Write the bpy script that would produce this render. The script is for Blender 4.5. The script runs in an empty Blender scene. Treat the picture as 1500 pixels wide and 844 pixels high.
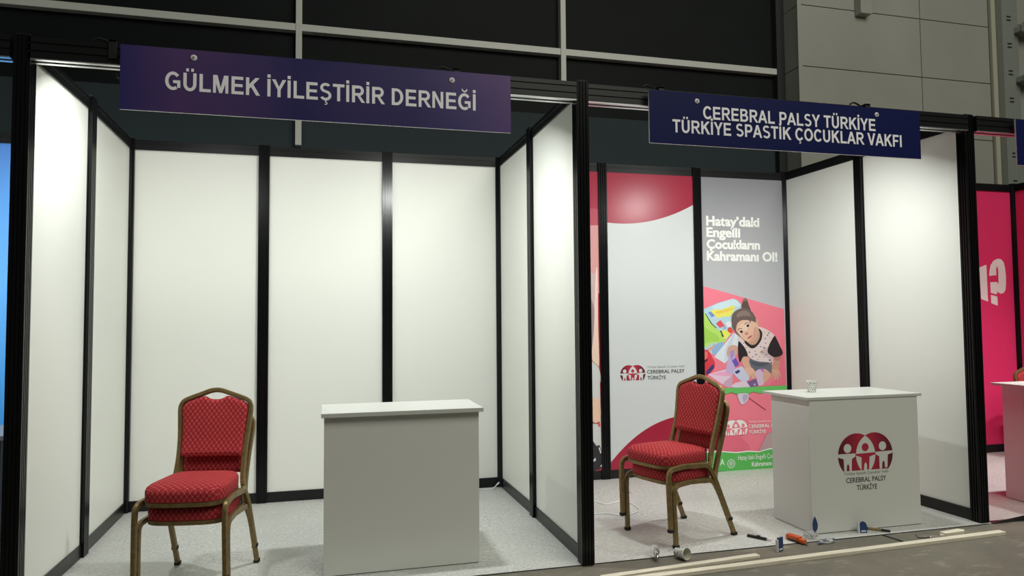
import bpy, bmesh, math, random
from mathutils import Vector, Matrix

# ------------------------------------------------------------------ camera, world, lights, exposure
SC = bpy.context.scene
COL = SC.collection
R = math.radians

def sl(c):
    c = c / 255.0
    return c / 12.92 if c <= 0.04045 else ((c + 0.055) / 1.055) ** 2.4
def rgb(r, g, b): return (sl(r), sl(g), sl(b), 1.0)

cam = bpy.data.cameras.new('camera'); camo = bpy.data.objects.new('camera', cam); COL.objects.link(camo)
cam.sensor_width = 36.0; cam.lens = 1023.3 / 1500 * 36.0; cam.clip_start = 0.05; cam.clip_end = 200
YAW, PITCH, ROLL = 0.2539, 0.0471, -0.0083
cy_, sy_ = math.cos(YAW), math.sin(YAW)
vr = Vector((cy_, -sy_, 0)); vf = Vector((sy_, cy_, 0)); vu = Vector((0, 0, 1))
vf2 = math.cos(PITCH) * vf + math.sin(PITCH) * vu; vu2 = -math.sin(PITCH) * vf + math.cos(PITCH) * vu
r3 = math.cos(ROLL) * vr + math.sin(ROLL) * vu2; u3 = -math.sin(ROLL) * vr + math.cos(ROLL) * vu2
mw = Matrix((r3, u3, -vf2)).transposed().to_4x4(); mw.translation = Vector((1.5329, -4.0238, 1.4617))
camo.matrix_world = mw
SC.camera = camo

SC.view_settings.view_transform = 'Standard'
try: SC.view_settings.look = 'None'
except Exception: pass
SC.view_settings.gamma = 1.0
SC.view_settings.use_curve_mapping = False
SC.view_settings.exposure = 0.0

world = bpy.data.worlds.new('hall_air'); SC.world = world; world.use_nodes = True
bg = world.node_tree.nodes['Background']
bg.inputs[0].default_value = (0.96, 1.0, 0.88, 1); bg.inputs[1].default_value = 0.06

def area_light(name, loc, target, sx, sy, power, color=(1, 1, 1)):
    l = bpy.data.lights.new(name, 'AREA'); l.shape = 'RECTANGLE'; l.size = sx; l.size_y = sy; l.energy = power; l.color = color
    o = bpy.data.objects.new(name, l); COL.objects.link(o); o.location = loc
    o.rotation_euler = (Vector(target) - Vector(loc)).to_track_quat('-Z', 'Y').to_euler()
    return o
area_light('hall_ceiling_light', (6.5, -6.5, 9.0), (4.5, 0.8, 1), 7, 5, 590, (1.0, 0.98, 0.86))
FLOOD_POWER = 24.0
FLOOD_COLOR = (0.975, 1.0, 0.965)

# ------------------------------------------------------------------ materials
def mat(name, col, rough=0.5, metal=0.0, spec=0.5, coat=0.0, coat_rough=0.1, alpha=None, trans=0.0, ior=1.45, emit=None, estr=0.0):
    m = bpy.data.materials.new(name); m.use_nodes = True
    b = m.node_tree.nodes['Principled BSDF']
    b.inputs['Base Color'].default_value = col; b.inputs['Roughness'].default_value = rough
    b.inputs['Metallic'].default_value = metal; b.inputs['Specular IOR Level'].default_value = spec
    b.inputs['Coat Weight'].default_value = coat; b.inputs['Coat Roughness'].default_value = coat_rough
    b.inputs['Transmission Weight'].default_value = trans; b.inputs['IOR'].default_value = ior
    if emit: b.inputs['Emission Color'].default_value = emit; b.inputs['Emission Strength'].default_value = estr
    return m
def nodes(m): return m.node_tree.nodes, m.node_tree.links, m.node_tree.nodes['Principled BSDF']
def noise(m, scale, detail=4, rough=0.5, vec=None, mapscale=None):
    N, L, _ = nodes(m)
    tc = N.new('ShaderNodeTexCoord'); n = N.new('ShaderNodeTexNoise')
    n.inputs['Scale'].default_value = scale; n.inputs['Detail'].default_value = detail; n.inputs['Roughness'].default_value = rough
    if mapscale:
        mp = N.new('ShaderNodeMapping'); mp.inputs['Scale'].default_value = mapscale
        L.new(tc.outputs['Object'], mp.inputs['Vector']); L.new(mp.outputs['Vector'], n.inputs['Vector'])
    else: L.new(tc.outputs['Object'], n.inputs['Vector'])
    return n
def ramp(m, fac, stops):
    N, L, _ = nodes(m); r = N.new('ShaderNodeValToRGB')
    e = r.color_ramp.elements
    while len(e) < len(stops): e.new(0.5)
    for el, (p, c) in zip(e, stops): el.position = p; el.color = c
    L.new(fac, r.inputs['Fac']); return r
def bump(m, h, strength, dist=0.01):
    N, L, b = nodes(m); bp = N.new('ShaderNodeBump'); bp.inputs['Strength'].default_value = strength; bp.inputs['Distance'].default_value = dist
    L.new(h, bp.inputs['Height']); L.new(bp.outputs['Normal'], b.inputs['Normal']); return bp

M = {}
M['panel'] = mat('white_melamine', rgb(232, 234, 228), 0.46, spec=0.3)
M['black'] = mat('black_anodised', rgb(15, 17, 18), 0.34, metal=0.0, spec=0.5)
M['postblack'] = mat('black_post_paint', rgb(12, 14, 15), 0.24, spec=0.3)
M['blackmat'] = mat('black_matt', rgb(13, 14, 15), 0.6)
M['alu'] = mat('bare_aluminium', rgb(205, 205, 205), 0.32, metal=1.0)
M['desk'] = mat('white_laminate', rgb(214, 216, 211), 0.42, spec=0.35)
M['desktop'] = mat('white_laminate_top', rgb(198, 200, 196), 0.4, spec=0.35)
M['gold'] = mat('gold_paint', rgb(150, 124, 74), 0.38, metal=0.55)
n = noise(M['gold'], 40, 3); 
r = ramp(M['gold'], n.outputs['Fac'], [(0.3, rgb(122, 104, 68)), (0.7, rgb(144, 123, 82))]); M['gold'].node_tree.links.new(r.outputs[0], M['gold'].node_tree.nodes['Principled BSDF'].inputs['Base Color'])
M['rubber'] = mat('black_rubber', rgb(24, 23, 22), 0.7)
M['chrome'] = mat('chrome', rgb(200, 200, 200), 0.2, metal=1.0)
M['pink'] = mat('pink_print', rgb(224, 58, 112), 0.36, spec=0.3)
M['blue'] = mat('blue_print', rgb(70, 150, 235), 0.35, spec=0.4)
N_, L_, B_ = nodes(M['blue'])
tc = N_.new('ShaderNodeTexCoord'); sx = N_.new('ShaderNodeSeparateXYZ'); L_.new(tc.outputs['Generated'], sx.inputs[0])
r = ramp(M['blue'], sx.outputs['Z'], [(0.0, rgb(50, 165, 255)), (0.6, rgb(110, 185, 255)), (1.0, rgb(80, 130, 205))]); L_.new(r.outputs[0], B_.inputs['Base Color'])
M['letter'] = mat('pale_lettering', rgb(246, 246, 252), 0.4)
M['white'] = mat('white_print', rgb(238, 238, 236), 0.45)
M['ink'] = mat('black_print', rgb(36, 38, 40), 0.45)
M['greyink'] = mat('grey_print', rgb(120, 118, 118), 0.45)
M['edge'] = mat('white_foam_edge', rgb(225, 225, 230), 0.5)
M['wood'] = mat('pale_timber', rgb(216, 206, 180), 0.6)
n = noise(M['wood'], 6, 5, 0.6, mapscale=(1.0, 18, 18)); r = ramp(M['wood'], n.outputs['Fac'], [(0.3, rgb(200, 191, 170)), (0.7, rgb(228, 221, 204))])
M['wood'].node_tree.links.new(r.outputs[0], nodes(M['wood'])[2].inputs['Base Color'])
M['cable'] = mat('white_cable', rgb(235, 236, 238), 0.4)
M['paper'] = mat('white_paper_cup', rgb(238, 238, 230), 0.55)
M['cupin'] = mat('cup_inside', rgb(200, 200, 184), 0.6)
M['glass'] = mat('clear_glass', (0.95, 0.97, 0.96, 1), 0.04, trans=1.0, ior=1.45)
M['film'] = mat('clear_plastic', (0.93, 0.95, 0.97, 1), 0.12, trans=0.9, ior=1.12)
M['orange'] = mat('orange_plastic', rgb(206, 92, 44), 0.4)
M['bluecard'] = mat('blue_card', rgb(40, 66, 110), 0.4)
M['tooldark'] = mat('dark_tool_plastic', rgb(34, 34, 36), 0.45)
M['tan'] = mat('tan_plastic', rgb(150, 130, 90), 0.5)
M['steel'] = mat('galvanised_steel', rgb(146, 152, 144), 0.5, metal=0.15)
M['steeldark'] = mat('shadow_slot', rgb(40, 42, 42), 0.7)
M['cream'] = mat('cream_trim', rgb(186, 184, 166), 0.5)
M['clad'] = mat('grey_cladding', rgb(176, 176, 164), 0.55, spec=0.3)
n = noise(M['clad'], 0.8, 4); r = ramp(M['clad'], n.outputs['Fac'], [(0.3, rgb(158, 159, 151)), (0.7, rgb(168, 169, 161))]); M['clad'].node_tree.links.new(r.outputs[0], nodes(M['clad'])[2].inputs['Base Color'])
M['joint'] = mat('dark_joint', rgb(66, 66, 62), 0.7)
M['mullion'] = mat('pale_mullion', rgb(206, 208, 202), 0.45)
M['darkglass'] = mat('dark_wall_panel', rgb(30, 35, 36), 0.6, spec=0.15)
n = noise(M['darkglass'], 0.5, 3); r = ramp(M['darkglass'], n.outputs['Fac'], [(0.3, rgb(15, 19, 20)), (0.7, rgb(24, 29, 30))]); M['darkglass'].node_tree.links.new(r.outputs[0], nodes(M['darkglass'])[2].inputs['Base Color'])
M['darkwall_spill'] = mat('dark_wall_painted_spill', rgb(50, 62, 65), 0.65, spec=0.2)  # lighter than the upper wall: light spill from the stands painted into the colour
M['lens'] = mat('lit_floodlight_lens', rgb(240, 240, 235), 0.3, emit=(1, 1, 0.95, 1), estr=9)
# carpet under a clear protective film
m = M['carpet'] = mat('grey_carpet_under_film', rgb(150, 152, 152), 0.75, coat=0.7, coat_rough=0.2)
n1 = noise(m, 2.2, 5, 0.6); n2 = noise(m, 55, 4, 0.6); n2.inputs['Distortion'].default_value = 0.8; n3 = noise(m, 34, 3, 0.55, mapscale=(1.0, 0.6, 1)); n3.inputs['Distortion'].default_value = 1.6
N_, L_, B_ = nodes(m)
mk = ramp(m, n1.outputs['Fac'], [(0.38, (0.12, 0.12, 0.12, 1)), (0.62, (0.75, 0.75, 0.75, 1))])
mx = N_.new('ShaderNodeMix'); mx.data_type = 'RGBA'; L_.new(mk.outputs[0], mx.inputs[0])
r1 = ramp(m, n1.outputs['Fac'], [(0.3, rgb(196, 197, 194)), (0.7, rgb(216, 217, 213))]); r2 = ramp(m, n2.outputs['Fac'], [(0.36, rgb(168, 169, 166)), (0.64, rgb(230, 231, 228))])
L_.new(r1.outputs[0], mx.inputs[6]); L_.new(r2.outputs[0], mx.inputs[7]); L_.new(mx.outputs[2], B_.inputs['Base Color'])
bp = bump(m, n2.outputs['Fac'], 0.5, 0.01)
bq = N_.new('ShaderNodeBump'); bq.inputs['Strength'].default_value = 0.8; bq.inputs['Distance'].default_value = 0.02
L_.new(n3.outputs['Fac'], bq.inputs['Height']); L_.new(bq.outputs['Normal'], B_.inputs['Coat Normal'])
# hall concrete with scuffs and pale dust
m = M['concrete'] = mat('worn_concrete', rgb(130, 126, 112), 0.55, spec=0.35)
n1 = noise(m, 1.3, 7, 0.6); n2 = noise(m, 5.0, 6, 0.7, mapscale=(1.0, 2.6, 1)); n3 = noise(m, 90, 2)
N_, L_, B_ = nodes(m)
r1 = ramp(m, n1.outputs['Fac'], [(0.3, rgb(92, 92, 83)), (0.5, rgb(108, 104, 93)), (0.72, rgb(124, 116, 103))])
r2 = ramp(m, n2.outputs['Fac'], [(0.56, (0, 0, 0, 1)), (0.66, (1, 1, 1, 1))])
mx = N_.new('ShaderNodeMix'); mx.data_type = 'RGBA'; mx.inputs[7].default_value = rgb(158, 150, 134)
mu = N_.new('ShaderNodeMath'); mu.operation = 'MULTIPLY'; mu.inputs[1].default_value = 0.5; L_.new(r2.outputs[0], mu.inputs[0])
L_.new(mu.outputs[0], mx.inputs[0]); L_.new(r1.outputs[0], mx.inputs[6]); L_.new(mx.outputs[2], B_.inputs['Base Color'])
bump(m, n3.outputs['Fac'], 0.15, 0.003)
# red banquet fabric: gold dots on a diamond lattice, from UV in metres
m = M['fabric'] = mat('red_diamond_fabric', rgb(178, 34, 52), 0.8, spec=0.2)
N_, L_, B_ = nodes(m)
uv = N_.new('ShaderNodeUVMap'); uv.uv_map = 'UVMap'; sp = N_.new('ShaderNodeSeparateXYZ'); L_.new(uv.outputs[0], sp.inputs[0])
def mth(op, a, b=None):
    x = N_.new('ShaderNodeMath'); x.operation = op
    for i, v in enumerate((a, b)):
        if v is None: continue
        if isinstance(v, (int, float)): x.inputs[i].default_value = v
        else: L_.new(v, x.inputs[i])
    return x.outputs[0]
sc_ = 1 / 0.028
ua = mth('MULTIPLY', sp.outputs[0], sc_); vb = mth('MULTIPLY', sp.outputs[1], sc_ * 0.76)
da = mth('ABSOLUTE', mth('SUBTRACT', mth('FRACT', mth('ADD', ua, vb)), 0.5)); db = mth('ABSOLUTE', mth('SUBTRACT', mth('FRACT', mth('SUBTRACT', ua, vb)), 0.5))
line = mth('LESS_THAN', mth('MINIMUM', da, db), 0.04); dot = mth('LESS_THAN', mth('MAXIMUM', da, db), 0.075)
c1 = N_.new('ShaderNodeMix'); c1.data_type = 'RGBA'; c1.inputs[6].default_value = rgb(156, 38, 48); c1.inputs[7].default_value = rgb(200, 94, 90); L_.new(line, c1.inputs[0])
c2 = N_.new('ShaderNodeMix'); c2.data_type = 'RGBA'; L_.new(c1.outputs[2], c2.inputs[6]); c2.inputs[7].default_value = rgb(226, 160, 126); L_.new(dot, c2.inputs[0])
L_.new(c2.outputs[2], B_.inputs['Base Color'])
# navy sign faces; the first has purple clouds printed on it
M['navy'] = mat('navy_print', rgb(15, 23, 74), 0.5, spec=0.15)
m = M['nebula'] = mat('navy_and_violet_print', rgb(40, 36, 90), 0.4, spec=0.35)
n1 = noise(m, 1.25, 2, 0.4, mapscale=(1, 1, 1.2))
nodes(m)
N_, L_, B_ = nodes(m)
tc = N_.new('ShaderNodeTexCoord'); sx = N_.new('ShaderNodeSeparateXYZ'); L_.new(tc.outputs['Generated'], sx.inputs[0])
r1 = ramp(m, sx.outputs['X'], [(0.0, rgb(44, 42, 104)), (0.13, rgb(88, 62, 108)), (0.26, rgb(76, 58, 104)), (0.42, rgb(20, 28, 86)), (0.72, rgb(18, 26, 86)), (0.86, rgb(66, 56, 112)), (1.0, rgb(96, 68, 124))])
r2 = ramp(m, n1.outputs['Fac'], [(0.35, rgb(34, 38, 100)), (0.65, rgb(90, 66, 116))])
mx = N_.new('ShaderNodeMix'); mx.data_type = 'RGBA'; mx.inputs[0].default_value = 0.28
L_.new(r1.outputs[0], mx.inputs[6]); L_.new(r2.outputs[0], mx.inputs[7]); L_.new(mx.outputs[2], B_.inputs['Base Color'])
# emblem reds: lighter in the middle, wine at the rim, as printed
m = M['emblem'] = mat('emblem_red_print', rgb(150, 36, 56), 0.4)
N_, L_, B_ = nodes(m)
tc = N_.new('ShaderNodeTexCoord'); sx = N_.new('ShaderNodeSeparateXYZ'); L_.new(tc.outputs['Generated'], sx.inputs[0])
r1 = ramp(m, sx.outputs['X'], [(0.0, rgb(84, 32, 44)), (0.14, rgb(120, 34, 50)), (0.4, rgb(176, 44, 66)), (0.6, rgb(176, 44, 66)), (0.86, rgb(120, 34, 50)), (1.0, rgb(84, 32, 44))]); L_.new(r1.outputs[0], B_.inputs['Base Color'])
M['emblemred'] = mat('emblem_bright_red_print', rgb(176, 44, 66), 0.4)
M['crimson'] = mat('crimson_print', rgb(162, 36, 62), 0.3, spec=0.5)
M['posterwhite'] = mat('white_poster_print', rgb(206, 210, 212), 0.34, spec=0.35)
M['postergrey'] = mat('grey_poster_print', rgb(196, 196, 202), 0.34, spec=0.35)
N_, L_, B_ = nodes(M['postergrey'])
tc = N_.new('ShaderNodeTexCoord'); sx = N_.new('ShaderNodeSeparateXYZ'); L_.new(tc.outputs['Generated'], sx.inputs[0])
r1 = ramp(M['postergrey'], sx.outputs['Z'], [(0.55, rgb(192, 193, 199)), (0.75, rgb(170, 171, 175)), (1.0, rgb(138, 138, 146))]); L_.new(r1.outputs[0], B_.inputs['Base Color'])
COLM = {}
def cmat(c):
    if c not in COLM: COLM[c] = mat('print_%02x%02x%02x' % c, rgb(*c), 0.35, spec=0.4)
    return COLM[c]

# ------------------------------------------------------------------ helpers
def tag(o, label=None, cat=None, group=None, kind=None):
    if label: o['label'] = label
    if cat: o['category'] = cat
    if group: o['group'] = group
    if kind: o['kind'] = kind
    return o
def thing(name, label, cat, loc=(0, 0, 0), rz=0.0, group=None):
    o = bpy.data.objects.new(name, None); COL.objects.link(o); o.empty_display_size = 0.1
    o.location = loc; o.rotation_euler = (0, 0, rz)
    return tag(o, label, cat, group)
def obj(name, bm, m, parent=None, smooth=False, loc=None, rot=None):
    bmesh.ops.recalc_face_normals(bm, faces=bm.faces)
    me = bpy.data.meshes.new(name); bm.to_mesh(me); bm.free()
    for x in (m if isinstance(m, (list, tuple)) else [m]): me.materials.append(x)
    if smooth:
        for p in me.polygons: p.use_smooth = True
        me.set_sharp_from_angle(angle=R(40))
    o = bpy.data.objects.new(name, me); COL.objects.link(o)
    if parent: o.parent = parent
    if loc: o.location = loc
    if rot: o.rotation_euler = rot
    return o
def dup(root, loc, rz, label, group=None):
    r = root.copy(); COL.objects.link(r); r.location = loc; r.rotation_euler = (0, 0, rz); r['label'] = label
    if group: r['group'] = group
    for ch in list(root.children):
        c = ch.copy(); COL.objects.link(c); c.parent = r
        for g in ch.children:
            d = g.copy(); COL.objects.link(d); d.parent = c
    return r
def box(bm, x0, x1, y0, y1, z0, z1, bev=0.0):
    r = bmesh.ops.create_cube(bm, size=1.0); vs = r['verts']
    for v in vs:
        v.co = Vector(((x0 + x1) / 2 + v.co.x * (x1 - x0), (y0 + y1) / 2 + v.co.y * (y1 - y0), (z0 + z1) / 2 + v.co.z * (z1 - z0)))
    if bev > 0:
        es = list({e for v in vs for e in v.link_edges})
        bmesh.ops.bevel(bm, geom=es, offset=bev, segments=2, affect='EDGES', profile=0.6)
    return bm
def bx(*a, bev=0.0): return box(bmesh.new(), *a, bev=bev)
def prism(bm, pts, z0, z1, axis='z'):
    def mk(p, h):
        if axis == 'z': return (p[0], p[1], h)
        if axis == 'y': return (p[0], h, p[1])
        return (h, p[0], p[1])
    a = [bm.verts.new(mk(p, z0)) for p in pts]; b = [bm.verts.new(mk(p, z1)) for p in pts]
    n = len(pts)
    bm.faces.new(a[::-1]); bm.faces.new(b)
    for i in range(n): bm.faces.new((a[i], a[(i + 1) % n], b[(i + 1) % n], b[i]))
    return bm
def smooth_path(pts, n=6, closed=False):
    P = [Vector(p) for p in pts]; out = []; k = len(P)
    rng = range(k) if closed else range(k - 1)
    for i in rng:
        p0 = P[(i - 1) % k] if (closed or i > 0) else P[i]; p1 = P[i]; p2 = P[(i + 1) % k]
        p3 = P[(i + 2) % k] if (closed or i + 2 < k) else P[(i + 1) % k]
        for j in range(n):
            t = j / n
            out.append(0.5 * ((2 * p1) + (-p0 + p2) * t + (2 * p0 - 5 * p1 + 4 * p2 - p3) * t * t + (-p0 + 3 * p1 - 3 * p2 + p3) * t ** 3))
    if not closed: out.append(P[-1])
    return out
def rounded(pts, rad, n=5):
    P = [Vector(p) for p in pts]; out = [P[0]]
    for i in range(1, len(P) - 1):
        a = (P[i - 1] - P[i]); b = (P[i + 1] - P[i]); r_ = rad[i] if isinstance(rad, (list, tuple)) else rad
        d = min(r_, a.length * 0.49, b.length * 0.49)
        s = P[i] + a.normalized() * d; e = P[i] + b.normalized() * d
        for j in range(n + 1):
            t = j / n; out.append((1 - t) ** 2 * s + 2 * t * (1 - t) * P[i] + t * t * e)
    out.append(P[-1]); return out
def sweep(bm, path, prof, side, closed=False):
    """prof (a, b): a along the fixed side vector, b along the in-plane normal."""
    P = [Vector(p) for p in path]; n = len(P); rings = []
    for i in range(n):
        if closed: t = P[(i + 1) % n] - P[i - 1]
        else: t = P[min(i + 1, n - 1)] - P[max(i - 1, 0)]
        t.normalize(); s = Vector(side) - t * Vector(side).dot(t); s.normalize(); b = t.cross(s)
        rings.append([bm.verts.new(P[i] + s * u + b * v) for u, v in prof])
    m = len(prof)
    for i in range(n if closed else n - 1):
        A, B = rings[i], rings[(i + 1) % n]
        for j in range(m): bm.faces.new((A[j], A[(j + 1) % m], B[(j + 1) % m], B[j]))
    if not closed: bm.faces.new(rings[0][::-1]); bm.faces.new(rings[-1])
    return bm
def circ(r, n=8, r2=None): return [(r * math.cos(2 * math.pi * i / n), (r2 or r) * math.sin(2 * math.pi * i / n)) for i in range(n)]
def tube(pts, r, n=8):
    bm = bmesh.new(); P = [Vector(p) for p in pts]
    return sweep(bm, P, circ(r, n), (0.013, 0.021, 1) if abs((P[-1] - P[0]).normalized().z) < 0.9 else (1, 0.02, 0.01))
def lathe(bm, prof, n=24, axis=None, org=(0, 0, 0)):
    q = Vector(axis).to_track_quat('Z', 'Y') if axis else None; rings = []
    for r_, z in prof:
        ring = []
        for i in range(n):
            v = Vector((r_ * math.cos(2 * math.pi * i / n), r_ * math.sin(2 * math.pi * i / n), z))
            if q: v = q @ v
            ring.append(bm.verts.new(v + Vector(org)))
        rings.append(ring)
    for A, B in zip(rings, rings[1:]):
        for j in range(n): bm.faces.new((A[j], A[(j + 1) % n], B[(j + 1) % n], B[j]))
    return rings
_TXT = {}
def text_mesh(body, bold):
    c = bpy.data.curves.new('lettering', 'FONT'); c.body = body; c.size = 1.0; c.offset = bold; c.resolution_u = 3
    o = bpy.data.objects.new('lettering', c); COL.objects.link(o)
    dg = bpy.context.evaluated_depsgraph_get(); dg.update()
    me = bpy.data.meshes.new_from_object(o.evaluated_get(dg)); bpy.data.objects.remove(o)
    return me
def capheight(bold):
    if bold not in _TXT:
        me = text_mesh('H', bold); ys = [v.co.y for v in me.vertices]; _TXT[bold] = (min(ys), max(ys))
    return _TXT[bold]
def text(name, body, x0, x1, zb, cap, y, m, parent, bold=0.0, origin=(0, 0, 0), depth=0.001):
    me = text_mesh(body, bold); lo, hi = capheight(bold)
    xs = [v.co.x for v in me.vertices]; sx = (x1 - x0) / (max(xs) - min(xs)); sz = cap / (hi - lo); mx = min(xs)
    ox, oy, oz = origin
    bm = bmesh.new(); bm.from_mesh(me)
    for v in bm.verts: v.co = Vector((x0 + (v.co.x - mx) * sx - ox, y - oy, zb + (v.co.y - lo) * sz - oz))
    if depth:
        r = bmesh.ops.extrude_face_region(bm, geom=list(bm.faces))
        for e in r['geom']:
            if isinstance(e, bmesh.types.BMVert): e.co.y -= depth
    for f in bm.faces: f.smooth = False
    return obj(name, bm, m, parent)
# bold grotesque capitals drawn from bars and bowls (cap height 1)
def _ab(cx, cy, rx, ry, wx, wy, a0, a1, n=16):
    out = []
    for i in range(n):
        t0, t1 = R(a0 + (a1 - a0) * i / n), R(a0 + (a1 - a0) * (i + 1) / n)
        out.append([(cx + rx * math.cos(t0), cy + ry * math.sin(t0)), (cx + rx * math.cos(t1), cy + ry * math.sin(t1)),
                    (cx + (rx - wx) * math.cos(t1), cy + (ry - wy) * math.sin(t1)), (cx + (rx - wx) * math.cos(t0), cy + (ry - wy) * math.sin(t0))])
    return out
def _r(x0, y0, x1, y1): return [[(x0, y0), (x1, y0), (x1, y1), (x0, y1)]]
def _mir(p, w): return [(w - x, y) for x, y in p]
_V = [[(0.0, 1), (0.22, 1), (0.565, 0), (0.365, 0)], _mir([(0.0, 1), (0.22, 1), (0.565, 0), (0.365, 0)], 0.93)]
_S = _ab(0.47, 0.735, 0.37, 0.28, 0.19, 0.155, 35, 270) + _ab(0.47, 0.285, 0.39, 0.30, 0.19, 0.16, -155, 90)
_C = _ab(0.54, 0.5, 0.48, 0.515, 0.205, 0.175, 38, 322, 30)
_G = _ab(0.55, 0.5, 0.48, 0.515, 0.205, 0.175, 40, 305, 30) + _r(0.56, 0.375, 1.0, 0.54) + _r(0.81, 0.13, 1.0, 0.5)
_U = _r(0.1, 0.38, 0.305, 1) + _r(0.705, 0.38, 0.91, 1) + _ab(0.505, 0.39, 0.405, 0.405, 0.205, 0.175, 180, 360)
_P = _r(0.1, 0, 0.305, 1) + _r(0.1, 0.83, 0.57, 1) + _r(0.1, 0.36, 0.57, 0.53) + _ab(0.55, 0.68, 0.33, 0.32, 0.205, 0.165, -90, 90)
_I = _r(0.095, 0, 0.3, 1)
def _ced(c): return _r(c - 0.04, -0.12, c + 0.04, 0.03) + _ab(c + 0.0, -0.17, 0.13, 0.09, 0.075, 0.055, -130, 80, 10)
def _dots(a, b): return _r(a, 1.08, a + 0.16, 1.25) + _r(b, 1.08, b + 0.16, 1.25)
GLY = {
 'I': (0.395, _I), '\u0130': (0.395, _I + _r(0.095, 1.08, 0.3, 1.26)),
 'L': (0.85, _r(0.1, 0, 0.305, 1) + _r(0.1, 0, 0.81, 0.17)),
 'E': (0.93, _r(0.1, 0, 0.305, 1) + _r(0.1, 0, 0.87, 0.17) + _r(0.1, 0.83, 0.85, 1) + _r(0.1, 0.42, 0.81, 0.585)),
 'F': (0.853, _r(0.1, 0, 0.305, 1) + _r(0.1, 0.83, 0.80, 1) + _r(0.1, 0.41, 0.72, 0.575)),
 'T': (0.853, _r(0.03, 0.83, 0.825, 1) + _r(0.325, 0, 0.53, 1)),
 'H': (1.0, _r(0.1, 0, 0.305, 1) + _r(0.695, 0, 0.90, 1) + _r(0.2, 0.43, 0.8, 0.605)),
 'M': (1.163, _r(0.1, 0, 0.285, 1) + _r(0.878, 0, 1.063, 1) + [[(0.1, 1), (0.375, 1), (0.672, 0), (0.492, 0)], _mir([(0.1, 1), (0.375, 1), (0.672, 0), (0.492, 0)], 1.163)]),
 'N': (1.0, _r(0.1, 0, 0.29, 1) + _r(0.71, 0, 0.90, 1) + [[(0.1, 1), (0.3, 1), (0.9, 0), (0.7, 0)]]),
 'K': (1.0, _r(0.1, 0, 0.305, 1) + [[(0.25, 0.30), (0.25, 0.575), (0.71, 1), (0.975, 1)], [(0.40, 0.50), (0.545, 0.66), (1.01, 0), (0.755, 0)]]),
 'Y': (0.93, [[(0, 1), (0.235, 1), (0.565, 0.42), (0.365, 0.42)], _mir([(0, 1), (0.235, 1), (0.565, 0.42), (0.365, 0.42)], 0.93)] + _r(0.363, 0, 0.567, 0.46)),
 'V': (0.93, _V),
 'A': (1.0, [[(0, 0), (0.22, 0), (0.605, 1), (0.39, 1)], _mir([(0, 0), (0.22, 0), (0.605, 1), (0.39, 1)], 1.0)] + _r(0.2, 0.225, 0.8, 0.39)),
 'P': (0.93, _P),
 'R': (1.0, _r(0.1, 0, 0.305, 1) + _r(0.1, 0.83, 0.60, 1) + _r(0.1, 0.40, 0.60, 0.56) + _ab(0.58, 0.70, 0.34, 0.30, 0.205, 0.165, -90, 90) + [[(0.42, 0.45), (0.62, 0.45), (1.01, 0), (0.765, 0)]]),
 'B': (1.0, _r(0.1, 0, 0.305, 1) + _r(0.1, 0.835, 0.56, 1) + _r(0.1, 0.43, 0.58, 0.585) + _r(0.1, 0, 0.58, 0.17) + _ab(0.55, 0.745, 0.32, 0.255, 0.195, 0.155, -90, 90) + _ab(0.58, 0.295, 0.345, 0.295, 0.205, 0.16, -90, 90)),
 'D': (1.0, _r(0.1, 0, 0.305, 1) + _r(0.1, 0.83, 0.46, 1) + _r(0.1, 0, 0.46, 0.17) + _ab(0.43, 0.5, 0.49, 0.5, 0.21, 0.17, -90, 90, 24)),
 'O': (1.086, _ab(0.543, 0.5, 0.485, 0.515, 0.205, 0.175, 0, 360, 36)),
 'C': (1.0, _C), '\u00c7': (1.0, _C + _ced(0.55)), 'G': (1.086, _G), '\u011e': (1.086, _G + _ab(0.55, 1.27, 0.22, 0.2, 0.09, 0.09, 180, 360)),
 'S': (0.93, _S), '\u015e': (0.93, _S + _ced(0.47)), 'U': (1.0, _U), '\u00dc': (1.0, _U + _dots(0.27, 0.58)), ' ': (0.388, []),
}
def caps(name, body, x0, x1, zb, cap, y, m, parent, origin=(0, 0, 0), depth=0.0012):
    total = sum(GLY[c][0] for c in body); lead = 0.08; sx = (x1 - x0) / (total - 2 * lead); ox, oy, oz = origin
    bm = bmesh.new(); pen = -lead
    for c in body:
        w, polys = GLY[c]
        for k, p in enumerate(polys):
            a = [bm.verts.new((x0 + (pen + px) * sx - ox, y - depth - 0.00004 * (k % 40) - oy, zb + pz * cap - oz)) for px, pz in p]
            b = [bm.verts.new((v.co.x, y - oy, v.co.z)) for v in a]
            bm.faces.new(a); n = len(a)
            for i in range(n): bm.faces.new((a[i], a[(i + 1) % n], b[(i + 1) % n], b[i]))
        pen += w
    return obj(name, bm, m, parent)
def prints(name, layers, y, parent, origin=(0, 0, 0), step=0.00006, mats=None):
    """flat printed shapes on the plane y, later ones on top (towards -y)."""
    bm = bmesh.new(); ms = []; ox, oy, oz = origin
    for k, (c, sm, pts) in enumerate(layers):
        mm = c if not isinstance(c, tuple) else cmat(c)
        if mm not in ms: ms.append(mm)
        P = [(p[0], p[1], 0) for p in pts]
        if sm: P = [(q.x, q.y) for q in smooth_path(P, 4, True)]
        vs = [bm.verts.new((p[0] - ox, y - k * step - oy, p[1] - oz)) for p in P]
        try:
            f = bm.faces.new(vs); f.material_index = ms.index(mm)
        except Exception: pass
    bm.normal_update(); bmesh.ops.triangulate(bm, faces=list(bm.faces))
    return obj(name, bm, ms, parent)
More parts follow.
